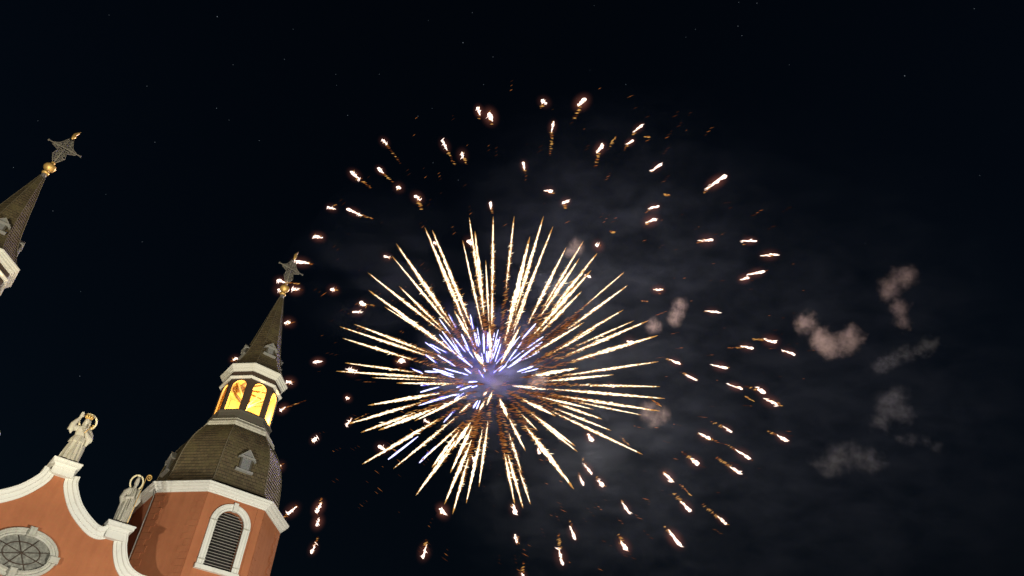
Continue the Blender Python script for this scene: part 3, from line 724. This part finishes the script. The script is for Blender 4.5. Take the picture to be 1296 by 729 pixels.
TR += quad(620, 460, 3.645, [(85,258,45,150,1.5),(145,500,56,220,1.6),(153,668,70,400,1.0),(115,650,66,420,1.0),(165,405,84,240,1.1),(188,650,120,450,1.0),(220,310,138,222,.6),(388,580,130,240,1.6),(405,408,125,180,1.3),
    (395,382,180,220,.8),(305,243,110,145,1.1),(480,212,150,136,.9),(518,257,280,170,.8),(560,310,300,205,.8),(705,420,260,205,1.2),(700,238,420,180,.6),(785,220,280,145,1.0),(808,162,270,115,1.0),(785,107,260,92,.9),(275,120,80,98,1.1),(56,350,44,240,-.7),(380,170,180,130,-.9)])
# blue streaks near the heart: outer, inner (scaled crop at 540,400)
BL = quad(540, 400, 5.206, [(92,30,150,110),(150,0,190,72),(290,0,305,80),(95,135,180,240),(115,118,215,250),(165,150,240,280),(190,155,250,230),(235,130,275,215),(255,200,305,270),(195,230,290,330),(285,140,320,215),(215,270,295,330),(335,90,350,180),(315,115,330,190),(325,120,342,192),(375,130,378,235),(405,120,403,205),(362,250,372,300),(395,240,398,300),(410,240,408,300),
    (468,105,435,230),(445,120,430,190),(480,150,440,270),(485,195,455,290),(435,250,420,305),(465,160,440,220),(600,150,470,300),(580,175,510,260),(710,60,635,145),(755,145,640,225),(750,180,665,240),(620,180,530,305),(660,210,560,290),(700,215,545,330),(730,240,640,285),(615,290,545,335),(690,335,605,365),(725,350,635,372),(520,325,480,360),(495,330,445,370),
    (0,180,85,240),(30,190,120,235),(85,265,180,325),(0,260,55,305),(50,350,115,370),(0,365,90,370),(100,375,175,402),(90,360,170,385),(135,350,260,385),(255,350,290,375),(345,360,370,400),(375,340,385,365),(280,435,330,432),(200,470,235,458),(225,485,290,462),(300,468,330,460),(0,525,70,505),(165,525,210,515),(190,545,240,510),(0,570,110,535),(100,545,170,520),(120,690,185,620),(330,610,350,560),(310,600,335,560)])
BL += quad(430, 460, 3.643, [(237,432,350,345),(375,450,440,385),(485,265,530,215),(375,190,480,160),(340,28,380,45),(380,100,440,92),(380,130,450,110)])

SHELL = 52.0
def trail_points(x0, y0, x1, y1, sgn, shell):
    L = math.hypot(x0 - C0[0], y0 - C0[1]) * PXM; Li = math.hypot(x1 - C0[0], y1 - C0[1]) * PXM
    wv = sgn * min(math.sqrt(max(shell * shell - L * L, 0.0)), 1.6 * L)
    return dep(at(x0, y0, 200.0), wv), dep(at(x1, y1, 200.0), wv * Li / max(L, 0.1))
def gold_trail(x0, y0, x1, y1, wd, sgn, parent):
    mb = MB(); dim = wd < 0; wd = abs(wd)
    tip, inn = trail_points(x0, y0, x1, y1, sgn, SHELL)
    ax = inn - tip; Lp = math.hypot(x1 - x0, y1 - y0); u = ax.normalized()
    side = u.cross(fw).normalized()
    if (side.x, -side.z) < (0, 0): side = -side        # lee side of the drift
    drift = (rt + up * 0.10).normalized()
    n = max(12, int(Lp / 2.2)); full = rnd.uniform(0.26, 0.58); wd *= rnd.uniform(0.72, 1.18)       # where the white part breaks up
    if not dim:
        pts, rad = [], []
        for k in range(n + 1):
            f = k / n
            if f > full + 0.30: break
            r = 0.04 + wd * 0.34 * min(1.0, f / 0.40) ** 0.8
            if f > full: r *= max(0.06, 1 - (f - full) / 0.30)
            r *= rnd.uniform(0.72, 1.22) if f > 0.12 else 1.0
            pts.append(tip + ax * f + side * rnd.uniform(-.10, .12) * wd * min(1, f * 5)); rad.append(r if k else 0.02)
        k1 = max(2, int(0.07 * n))
        mb.tube(pts[:k1 + 1], rad[:k1 + 1], 6, 1, False); mb.tube(pts[k1:], rad[k1:], 6, 0, False)
        m = int(Lp * 1.5)
        for k in range(m):                    # the amber skin of the bright part
            f = rnd.uniform(0.03, full + 0.28); half = wd * 0.36 * min(1.0, f / 0.40) ** 0.8 + 0.06
            if f > full: half *= max(.35, 1 - (f - full) / .4)
            th = rnd.uniform(0, 2 * PI); ct = math.cos(th)
            p = tip + ax * f + (side * ct + fw * math.sin(th)) * half * rnd.uniform(1.0, 1.25)
            dv = u * -1 + side * rnd.uniform(-.16, .16)
            mb.dart(p, dv, rnd.uniform(.6, 1.5) * (.5 + .5 * wd), rnd.uniform(.08, .17), rnd.choice((1, 1, 1, 2)) if abs(ct) > .55 else rnd.choice((0, 1)))
    st_ = 0.85 if not dim else 1.1
    m = int(Lp * (1 - full * (0 if dim else .75)) * st_)
    for k in range(m):                        # drifting flecks left behind, in rows across the trail
        f = (k + rnd.uniform(-.5, .5)) / m; f = f if dim else full * .75 + (1 - full * .75) * f
        half = wd * (0.24 + 0.26 * min(1, f / 0.6))
        off = rnd.gauss(0.12, 0.55) * half
        p = tip + ax * f + side * off + fw * rnd.uniform(-1, 1) * half
        late = max(0.0, (f - full) / (1 - full)); q = rnd.random()
        if dim: mi = 2 if q < 0.45 else 3
        else: mi = 0 if q < 0.28 * (1 - 2.6 * late) else 1 if q < 0.52 - 0.62 * late else 2 if q < 0.92 - 0.40 * late else 3
        dv = drift + up * rnd.uniform(-.12, .22) - u * 0.25
        mb.dart(p, dv, rnd.uniform(.8, 1.8) * (0.55 + 0.5 * wd), rnd.uniform(.14, .27), mi)
    return mb.build('trail', [M['white_hot'], M['gold_hot'], M['orange_hot'], M['ember']], parent, loc=None)
TR = [(x0, y0, x1 + (C0[0] - x1) * .30, y1 + (C0[1] - y1) * .30, w_) for x0, y0, x1, y1, w_ in TR]
TR += quad(540, 400, 5.206, [(395,590,440,480,.8),(340,640,400,520,1.1),(318,230,400,370,1.0),(455,345,520,290,-.9),(300,215,380,350,.8)])
gb = thing('firework_burst', 'huge round burst of golden spark trails filling the middle of the sky', 'firework', BURST)
for r in TR:
    o = gold_trail(*r, rnd.choice((-1, 1)), None); o.data.transform(Matrix.Translation(-BURST)); o.parent = gb
bb = thing('firework_burst', 'small cluster of thin violet blue streaks at the heart of the golden burst', 'firework', BURST)
for (x0, y0, x1, y1) in BL:
    mb = MB(); a, b = trail_points(x0, y0, x1, y1, rnd.choice((-1, 1)), 24.0)
    u = b - a; pts = [a + u * t for t in (-.12, .1, .5, .85, 1.1)]; w0 = rnd.uniform(.14, .25)
    mb.tube(pts, [w0 * .5, w0, w0, w0 * .8, w0 * .3], 6, 0, False)
    for k in range(int(8 + u.length * 1.2)):
        f = rnd.random(); mb.dart(a + u * f + (rt * rnd.uniform(-1, 1) + up * rnd.uniform(-1, 1)) * .30, u, rnd.uniform(1.0, 2.6), rnd.uniform(.10, .2), 1)
    o = mb.build('streak', [M['blue_hot'], M['blue_dim']]); o.data.transform(Matrix.Translation(-BURST)); o.parent = bb

# sparks of the outer ring: x, y, half extent of the bright head (dx, dy), tail offset (tx, ty), look
def zz(ox, oy, sc, rows): return [(ox + r[0] / sc, oy + r[1] / sc, r[2] / sc, r[3] / sc, r[4] / sc, r[5] / sc, *r[6:]) for r in rows]
SP = []
SP += zz(400, 100, 4.05, [(350,322,12,12,80,105),(660,340,-15,-28,50,100),(750,390,3,18,22,45),(836,165,6,22,2,40,'big'),(892,192,8,24,8,40,'big'),(1170,118,14,8,-15,30),(1212,245,-6,30,-10,140),(1065,445,4,24,6,38),
    (198,492,-24,-20,80,62),(330,468,-16,-14,60,58),(425,557,4,4,0,0),(520,608,14,12,20,58),(80,662,-22,-6,20,-20),(195,682,-42,-20,90,34),(895,648,2,20,10,40),(1195,574,16,2,6,14),(1278,632,12,-8,0,28)])
SP += zz(680, 100, 2.7, [(152,80,-14,12,-22,52,'big'),(345,168,-18,14,-20,24),(317,216,-14,8,-20,26),(377,197,9,0,0,0,'orange'),(214,238,-12,16,-16,62),(262,206,-8,8,-20,34,'orange'),(408,302,-20,14,-16,14),(445,396,10,1,0,0,'orange'),
    (612,352,-38,24,-40,34,'big'),(398,439,-20,5,-28,18),(388,484,-20,8,-14,12),(580,551,22,-2,-30,8),(725,553,28,0,-20,12),(793,602,30,-2,0,0),(748,663,-32,7,0,0),(708,682,-14,4,-16,6),(207,570,5,5,0,8),(172,673,10,3,-14,8),(413,720,18,0,6,14),(258,522,8,1,0,0,'orange')])
SP += zz(760, 360, 3.646, [(203,77,14,2,0,0,'orange'),(517,125,36,4,0,0),(675,290,32,6,-75,2),(785,260,30,6,-75,-8),(868,314,32,12,0,0),(345,358,28,12,-45,-16),(552,380,38,8,0,0),(420,430,30,14,-45,-25),(622,472,36,12,0,0),(742,490,18,12,-68,-18),
    (785,540,34,14,45,18),(690,530,25,16,0,0,'orange'),(258,546,18,14,0,0,'orange'),(482,700,28,16,50,22),(585,668,20,14,-70,-34),(840,710,26,14,-58,-30),(135,265,14,4,0,0),(48,467,18,5,0,0)])
SP += zz(640, 540, 3.856, [(43,402,5,24,0,0),(50,545,6,20,8,26),(327,520,14,36,-14,-60),(268,635,12,42,-10,-105),(84,728,5,14,2,-60),(402,208,20,26,-26,-50),(370,262,10,24,-14,-34),(463,275,14,18,-18,-30),(587,396,20,30,-22,-34),(577,580,16,24,-22,-48),
    (825,545,34,44,-46,-54,'big'),(792,245,20,20,-20,-22),(882,392,22,24,-58,-62),(890,320,20,20,-34,-34,'orange'),(1056,457,24,20,-85,-68),(922,170,20,14,-55,-44),(1160,136,38,24,-65,-42),(1120,212,30,18,-80,-54),(412,52,14,16,-8,-14),(588,78,16,14,-32,-34,'orange'),(160,118,4,14,0,0)])
SP += zz(340, 400, 2.2136, [(58,185,9,1,10,0),(40,260,-8,6,60,-22),(138,128,14,-1,0,0),(373,125,9,0,0,0),(235,153,12,1,0,0),(222,230,3,3,-4,-4),(130,345,-6,7,0,0),(30,423,-4,5,8,-8),(65,545,-14,12,-24,20),(140,537,-8,16,8,-24),(138,578,-4,12,0,0),
    (125,652,-6,14,12,-28),(437,660,-6,20,4,-30),(318,370,10,5,0,0),(483,545,4,6,0,8),(50,20,5,2,8,3),(225,297,-9,12,50,-22)])
SP += zz(430, 260, 3.314, [(98,414,10,6,40,6),(75,447,22,-1,0,0),(197,216,14,6,20,4),(545,153,8,6,0,0),(260,655,16,2,0,0),(400,160,5,6,0,0)])
SP += [(381,332,11,1.5,14,2),(356.5,356,7,1.5,20,3),(354,367,2.5,1,0,0),(374,366.5,5,.6,8,.6),(365.5,408,3,1,6,0),(297,454.5,3,-1.5,-3,3),(403,300,6,1,0,0),(422,367,3,1,4,0),(541,534,4,2,0,0),(599,581,2,5,0,0),(561,647,2,5,0,0),(975,323,5,0,0,0,'orange'),(655,684,1.5,4,0,-4,'orange'),(500,570,3,2,0,0,'orange')]
def bloom_mat(st):  # reddish bloom around a spark, added as an emissive volume, no real flame
    m = bpy.data.materials.new('bloom_glow'); m.use_nodes = True; t = m.node_tree; t.nodes.remove(t.nodes['Principled BSDF'])
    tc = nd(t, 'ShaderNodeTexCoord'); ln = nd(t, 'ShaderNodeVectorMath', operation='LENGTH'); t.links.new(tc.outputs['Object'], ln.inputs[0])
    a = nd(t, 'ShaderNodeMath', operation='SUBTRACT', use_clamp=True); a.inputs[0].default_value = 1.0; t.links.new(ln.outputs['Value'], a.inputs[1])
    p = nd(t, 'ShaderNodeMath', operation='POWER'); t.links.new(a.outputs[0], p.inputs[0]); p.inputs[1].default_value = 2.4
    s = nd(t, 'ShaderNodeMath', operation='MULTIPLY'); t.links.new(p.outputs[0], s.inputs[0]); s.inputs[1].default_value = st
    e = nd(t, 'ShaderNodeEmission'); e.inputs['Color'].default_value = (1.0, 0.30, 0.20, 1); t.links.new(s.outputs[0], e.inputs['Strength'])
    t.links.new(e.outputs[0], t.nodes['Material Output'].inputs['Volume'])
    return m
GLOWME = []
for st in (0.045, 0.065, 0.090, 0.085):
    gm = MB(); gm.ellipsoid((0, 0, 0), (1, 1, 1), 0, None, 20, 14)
    glow0 = gm.build('glow', bloom_mat(st)); GLOWME.append(glow0.data); bpy.data.objects.remove(glow0)
def spark(x, y, ex, ey, tx, ty, look='', sgn=1):
    L = math.hypot(x - 680, y - 425) * PXM
    d_ = sgn * math.sqrt(max(78.0 ** 2 - L * L, 0.0)) * 0.55
    c = dep(at(x, y, 205.0), d_); k = c.length / F_PX
    X = lambda px, py: (rt * px - up * py) * k
    mb = MB(); hx, hy = ex * 0.8, ey * 0.8; ln = math.hypot(hx, hy)
    big = 1.35 if look == 'big' else 1.0
    R3 = lambda: Vector((rnd.uniform(-1, 1), rnd.uniform(-1, 1), rnd.uniform(-1, 1)))
    if look != 'orange':
        lvl = rnd.uniform(0.6, 1.15) * big
        inward = Vector((C0[0] - x, C0[1] - y)).normalized(); sgn_ = 1 if hx * inward.x + hy * inward.y < 0 else -1
        if ln > 3.0:                          # a burning streak: blunt outer head, tapering back towards the burst
            m = 9; pts, rad = [], []
            for i in range(m + 1):
                f = i / m; pts.append(c + X(hx * sgn_ * (1.1 - 2.3 * f), hy * sgn_ * (1.1 - 2.3 * f)) + R3() * .15 * lvl)
                rad.append((0.10 if i == 0 else 0.34 * (1 - f) ** 0.7 + .05) * lvl * rnd.uniform(.5, 1.4))
            mb.tube(pts, rad, 7, 0, False)
        for i in range(rnd.choice((2, 3, 4)) if ln > 3 else 4):
            f = rnd.uniform(-.2, 1.0) if ln > 3 else rnd.uniform(-1, 1)
            p = c + X(hx * sgn_ * f, hy * sgn_ * f) + R3() * 0.16 * lvl; th = rnd.uniform(.20, .36) * lvl
            dv = rt + up * rnd.uniform(-.2, .4); dv.normalize(); a = dv.cross(fw).normalized(); bq = dv.cross(a)
            mb.ellipsoid(p, (th * rnd.uniform(1.1, 1.8), th, th), 0, Matrix((dv, a, bq)).transposed(), 8, 6)
        for i in range(int(5 + ln * .7)):
            f = rnd.uniform(-1.15, 1.15); p = c + X(hx * f, hy * f) + R3() * .34 * big
            mb.dart(p, rt * .6 + (X(hx, hy) * sgn_).normalized() * .5 + up * rnd.uniform(-.1, .3), rnd.uniform(.6, 1.6), rnd.uniform(.12, .26), rnd.choice((0, 0, 1, 2)))
    else:
        for i in range(int(5 + ln * 1.6)):
            f = rnd.uniform(-1, 1); p = c + X(hx * f, hy * f) + R3() * .18
            mb.dart(p, X(hx, hy).normalized() + rt * .5, rnd.uniform(.6, 1.3), rnd.uniform(.14, .24), 1 if rnd.random() < .35 else 2)
    tl = math.hypot(tx, ty)
    if tl > 3:
        nt_ = int(2 + tl / 3.2)
        for i in range(nt_):
            f = (i + 1) / nt_; s0 = min(1.0, ln / tl) * .8
            f = s0 + (1 - s0) * f
            p = c + X(tx * f + rnd.uniform(-.7, .7), ty * f + rnd.uniform(-.5, .5)); q = rnd.random()
            for j in range(2):
                mb.dart(p + R3() * .12, rt * (1 if abs(ty) > abs(tx) * .8 else .7) + up * rnd.uniform(0, .3) + X(tx, ty).normalized() * .25, rnd.uniform(.7, 1.7) * (1.1 - .45 * f), rnd.uniform(.12, .26) * (1.1 - .4 * f),
                        1 if q < .75 - .45 * f else (2 if q < .95 - .3 * f else 3))
    o = mb.build('firework_spark', [M['pink_hot'], M['gold_hot'], M['orange_hot'], M['ember']], None, loc=c)
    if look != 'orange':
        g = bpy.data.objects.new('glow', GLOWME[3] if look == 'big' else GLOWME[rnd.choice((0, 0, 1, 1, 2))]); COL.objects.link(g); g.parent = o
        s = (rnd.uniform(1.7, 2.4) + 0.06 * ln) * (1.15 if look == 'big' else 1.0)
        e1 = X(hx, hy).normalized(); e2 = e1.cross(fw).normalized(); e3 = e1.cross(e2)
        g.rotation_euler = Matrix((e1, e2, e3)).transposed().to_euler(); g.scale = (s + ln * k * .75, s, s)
    return o
HOURS = 'twelve one two three four five six seven eight nine ten eleven'.split()
ORD = 'nearest|second nearest|third nearest|fourth nearest|fifth nearest|sixth nearest|seventh nearest|eighth nearest|ninth nearest|tenth nearest|eleventh nearest|twelfth nearest|thirteenth nearest|fourteenth nearest|fifteenth nearest|sixteenth nearest|seventeenth nearest|eighteenth nearest'.split('|')
NUM = 'zero one two three four five six seven eight nine ten eleven twelve thirteen fourteen fifteen sixteen seventeen eighteen nineteen twenty'.split()
bins = {}
for i, s in enumerate(SP):
    a = math.degrees(math.atan2(s[0] - C0[0], C0[1] - s[1])) % 360; bins.setdefault(int(((a + 15) % 360) // 30), []).append((math.hypot(s[0] - C0[0], s[1] - C0[1]), i))
for hr_, lst in bins.items():
    lst.sort()
    for k, (r_, i) in enumerate(lst):
        s = SP[i]; look = s[6] if len(s) > 6 else ''
        o = spark(*s[:6], look, rnd.choice((-1, 1)))
        kind_ = 'small orange' if look == 'orange' else 'large white' if look == 'big' else 'dash tailed' if math.hypot(s[4], s[5]) > 8 else 'pinkish white'
        lab = kind_ + ' spark at ' + HOURS[hr_] + " o'clock of the golden burst"
        if len(lst) > 1: lab += ', ' + ('farthest' if k == len(lst) - 1 else ORD[k]) + ' of ' + NUM[len(lst)]
        tag(o, lab, 'firework spark', 'burning sparks thrown out around the burst')

em = MB()
for k in range(240):                          # dying embers strewn between the sparks, too many and too faint to count
    a = rnd.uniform(0, 2 * PI); q = rnd.uniform(150, 345); px = 690 + q * math.cos(a) + rnd.gauss(0, 12); py = 420 + q * math.sin(a) * 0.92
    if px < 400 or py < 110: continue
    p = at(px, py, 205 + rnd.uniform(-45, 45)); rad_ = (rt * (px - 622) - up * (py - 487)).normalized()
    for j in range(rnd.choice((1, 1, 2, 3))):
        em.dart(p + rad_ * j * 1.1, rt * .8 + rad_ * .5, rnd.uniform(.6, 2.0), rnd.uniform(.07, .16), rnd.choice((0, 1, 1)))
tag(em.build('embers', [M['orange_hot'], M['ember']], None, loc=BURST), 'faint dying embers strewn between the brighter sparks', 'embers', kind='stuff')

# ------------------------------------------------------------------ smoke
def lobes_density(t, pos, lobes, nscale, nstr, power=1.0):
    # union of soft blobs whose outline is broken up by noise
    n = noise(t, nscale, 8, 0.66, pos)
    sub = nd(t, 'ShaderNodeVectorMath', operation='SUBTRACT'); t.links.new(n.outputs['Color'], sub.inputs[0]); sub.inputs[1].default_value = (0.5, 0.5, 0.5)
    sc = nd(t, 'ShaderNodeVectorMath', operation='SCALE'); t.links.new(sub.outputs[0], sc.inputs[0]); sc.inputs['Scale'].default_value = nstr
    ad = nd(t, 'ShaderNodeVectorMath', operation='ADD'); t.links.new(pos, ad.inputs[0]); t.links.new(sc.outputs[0], ad.inputs[1])
    acc = None
    for c, r in lobes:
        d_ = nd(t, 'ShaderNodeVectorMath', operation='DISTANCE'); t.links.new(ad.outputs[0], d_.inputs[0]); d_.inputs[1].default_value = c
        mr = nd(t, 'ShaderNodeMapRange', interpolation_type='SMOOTHSTEP'); t.links.new(d_.outputs['Value'], mr.inputs[0])
        mr.inputs[1].default_value = r; mr.inputs[2].default_value = r * 0.15; mr.inputs[3].default_value = 0; mr.inputs[4].default_value = 1
        if acc is None: acc = mr.outputs[0]
        else:
            mx = nd(t, 'ShaderNodeMath', operation='MAXIMUM'); t.links.new(acc, mx.inputs[0]); t.links.new(mr.outputs[0], mx.inputs[1]); acc = mx.outputs[0]
    return acc
def volmat(name, color, dens_out_fn, aniso=0.0):
    m = bpy.data.materials.new(name); m.use_nodes = True; t = m.node_tree; t.nodes.remove(t.nodes['Principled BSDF'])
    pos = nd(t, 'ShaderNodeTexCoord').outputs['Object']
    pv = nd(t, 'ShaderNodeVolumePrincipled'); pv.inputs['Color'].default_value = (*color, 1); pv.inputs['Anisotropy'].default_value = aniso
    pv.inputs['Density Attribute'].default_value = ''
    t.links.new(dens_out_fn(t, pos), pv.inputs['Density'])
    t.links.new(pv.outputs[0], t.nodes['Material Output'].inputs['Volume'])
    return m
def mul(t, a, b):
    m = nd(t, 'ShaderNodeMath', operation='MULTIPLY')
    for s, v in ((m.inputs[0], a), (m.inputs[1], b)):
        if isinstance(v, (int, float)): s.default_value = v
        else: t.links.new(v, s)
    return m.outputs[0]
def addm(t, a, b):
    m = nd(t, 'ShaderNodeMath', operation='ADD'); t.links.new(a, m.inputs[0]); t.links.new(b, m.inputs[1]); return m.outputs[0]
# the drifting smoke of the whole display
SC = at(860, 430, 208.0)
def smoke_density(t, pos):
    def blob(px, py, dist, r):
        c = at(px, py, dist) - SC
        d_ = nd(t, 'ShaderNodeVectorMath', operation='DISTANCE'); t.links.new(pos, d_.inputs[0]); d_.inputs[1].default_value = c
        mr = nd(t, 'ShaderNodeMapRange', interpolation_type='SMOOTHERSTEP'); t.links.new(d_.outputs['Value'], mr.inputs[0])
        mr.inputs[1].default_value = r; mr.inputs[2].default_value = 0.0; mr.inputs[3].default_value = 0; mr.inputs[4].default_value = 1
        return mr.outputs[0]
    mp = nd(t, 'ShaderNodeMapping'); mp.inputs['Rotation'].default_value = (0, math.radians(18), 0); mp.inputs['Scale'].default_value = (0.6, 1.0, 1.15); t.links.new(pos, mp.inputs['Vector'])
    n1 = noise(t, 0.11, 8, 0.68, mp.outputs['Vector'], 1.0)
    f1 = nd(t, 'ShaderNodeMapRange'); t.links.new(n1.outputs['Fac'], f1.inputs[0]); f1.inputs[1].default_value = 0.46; f1.inputs[2].default_value = 0.68; f1.inputs[3].default_value = 0.0; f1.inputs[4].default_value = 1.0
    n3 = noise(t, 0.34, 6, 0.62, mp.outputs['Vector'], 0.4)
    f3 = nd(t, 'ShaderNodeMapRange'); t.links.new(n3.outputs['Fac'], f3.inputs[0]); f3.inputs[1].default_value = 0.38; f3.inputs[2].default_value = 0.66; f3.inputs[3].default_value = 0.25; f3.inputs[4].default_value = 1.6
    near = addm(t, blob(780, 310, 205, 60), addm(t, mul(t, blob(800, 580, 205, 62), 0.8), mul(t, blob(615, 462, 200, 26), 4.6)))
    far = addm(t, mul(t, blob(1080, 560, 215, 85), 1.0), mul(t, blob(1000, 380, 212, 70), 0.5))
    mp2 = nd(t, 'ShaderNodeMapping'); mp2.inputs['Scale'].default_value = (0.030, 0.05, 0.42); t.links.new(pos, mp2.inputs['Vector'])
    n2 = noise(t, 1.0, 5, 0.6, mp2.outputs['Vector'], 0.8)
    f2 = nd(t, 'ShaderNodeMapRange'); t.links.new(n2.outputs['Fac'], f2.inputs[0]); f2.inputs[1].default_value = 0.56; f2.inputs[2].default_value = 0.72; f2.inputs[3].default_value = 0.0; f2.inputs[4].default_value = 1.0
    fil = addm(t, blob(470, 330, 205, 34), mul(t, blob(840, 330, 205, 40), 0.8))
    return addm(t, mul(t, mul(t, near, mul(t, f1.outputs[0], f3.outputs[0])), 0.0015), addm(t, mul(t, mul(t, far, f1.outputs[0]), 0.0009), mul(t, mul(t, fil, f2.outputs[0]), 0.0030)))
M['smoke'] = volmat('firework_smoke', (0.62, 0.76, 0.86), smoke_density, 0.0)
sb = MB(); sb.ellipsoid((0, 0, 0), (122, 64, 92), 0, None, 28, 18)
smo = sb.build('smoke', M['smoke']); smo.location = SC; tag(smo, 'thin grey smoke drifting behind and to the side of the golden burst', 'smoke', kind='stuff')
def tatter(t, pos, sc):
    n = noise(t, sc, 6, 0.7, pos, 0.5); m = nd(t, 'ShaderNodeMapRange'); t.links.new(n.outputs['Fac'], m.inputs[0])
    m.inputs[1].default_value = 0.36; m.inputs[2].default_value = 0.66; m.inputs[3].default_value = 0.05; m.inputs[4].default_value = 1.7
    return m.outputs[0]
def puff(label, lobes_px, dens, dist, color, nstr=2.0, soft=0.34):
    # lobes_px: (x, y, radius in px)
    cx = sum(l[0] for l in lobes_px) / len(lobes_px); cy = sum(l[1] for l in lobes_px) / len(lobes_px)
    c = at(cx, cy, dist); k = dist / F_PX; lo = []
    for (x, y, r) in lobes_px: lo.append(((rt * (x - cx) - up * (y - cy)) * k + fw * rnd.uniform(-.4, .4) * r * k, r * k))
    ext = max(math.hypot(x - cx, y - cy) + r for x, y, r in lobes_px) * k * 1.55
    rm = max(l[1] for l in lo)
    m = volmat('smoke_puff', color, lambda t, pos: mul(t, mul(t, lobes_density(t, pos, lo, soft * 3.0 / max(rm, 1.0), rm * nstr), tatter(t, pos, 2.6 / max(rm, 1.0))), dens))
    b = MB(); b.ellipsoid((0, 0, 0), (ext, ext, ext), 0, None, 20, 14)
    o = b.build('smoke_puff', m); o.location = c
    tag(o, label, 'smoke puff', 'puffs of smoke left by earlier shells'); return o
WARM = (0.92, 0.76, 0.60); GREY = (0.76, 0.82, 0.76)
puff('brightest beige smoke puff, heart shaped, right of the burst', [(1026,410,15),(1036,428,16),(1050,436,18),(1066,432,17),(1078,424,15)], 0.16, 208, WARM)
puff('beige upright smoke puff with a faint tail, farthest right', [(1140,354,17),(1130,366,16),(1150,350,12),(1138,388,13),(1142,400,13)], 0.095, 210, WARM)
puff('tall oval tan smoke puff just right of the golden trails', [(860,386,13),(857,396,13),(854,404,12)], 0.07, 204, WARM, 1.3)
puff('small round tan smoke puff touching the trail tips at three o\'clock', [(828,412,13)], 0.06, 203, WARM, 1.3)
puff('broad tan smoke puff below the lowest trail tips at four o\'clock', [(822,520,16),(838,524,15),(830,532,12)], 0.026, 203, WARM, 1.6)
puff('faint pinkish smoke puff above the trails at one o\'clock', [(730,312,14),(722,318,10)], 0.03, 203, WARM, 1.4)
puff('tiny pinkish smoke puff at the heart of the golden burst', [(628,486,11)], 0.014, 176, WARM, 0.7)
puff('pinkish smoke puff between the heart and the right hand trails', [(684,480,13),(676,484,10)], 0.022, 180, WARM, 0.8)
puff('dim slanting streak of smoke below the upright puff', [(1122,462,12),(1134,454,12),(1148,448,12),(1162,444,11),(1174,438,12)], 0.040, 212, GREY, 2.6)
puff('dim ragged smoke puff below the slanting streak', [(1122,512,18),(1138,506,16),(1116,530,14),(1142,520,16)], 0.026, 213, GREY, 2.8)
puff('dim lowest smoke puff, wide and ragged, below the heart shaped one', [(1050,588,18),(1066,580,20),(1084,576,18),(1098,582,18)], 0.021, 213, GREY, 2.8)
puff('faint flat wisp of smoke between the ragged puffs', [(1146,557,8),(1158,557,9),(1172,558,8),(1184,566,9)], 0.022, 213, GREY, 2.4)

# ------------------------------------------------------------------ stars
STARS = [(138,19),(275,21),(186,109),(371,37),(360,75),(295,82),(274,137),(290,152),(48,153),(426,108),(425,94),(480,94),(542,26),(586,54),(598,16),(440,146),(529,147),(547,137),(624,72),(612,107),(328,178),
    (868,47),(880,37),(934,33),(939,45),(958,4),(752,7),(746,89),(792,107),(935,3),(999,82),(1233,11),(1145,96),(134,246),(196,180),(67,267),(180,306),(102,369),(17,212),(1095,308),(1199,527),(548,206),(580,228),(101,476),(1240,222)]
sm_ = bpy.data.meshes.new('star'); bmx = bmesh.new(); bmesh.ops.create_icosphere(bmx, subdivisions=1, radius=1.0); bmx.to_mesh(sm_); bmx.free(); sm_.materials.append(M['star'])
for i, (x, y) in enumerate(STARS):
    o = bpy.data.objects.new('star', sm_); COL.objects.link(o); o.location = at(x, y, 5000.0)
    bright = i in (1, 32, 13); o.scale = (2.9,) * 3 if bright else (rnd.uniform(1.4, 2.2),) * 3
    lab = {1: 'brightest star high up between the left edge and the burst', 32: 'brightest star at the far right of the sky', 13: 'bright star high above the ring of sparks, left of its middle'}.get(i, 'faint pinprick star scattered in the black sky')
    tag(o, lab, 'star', 'stars scattered over the night sky')
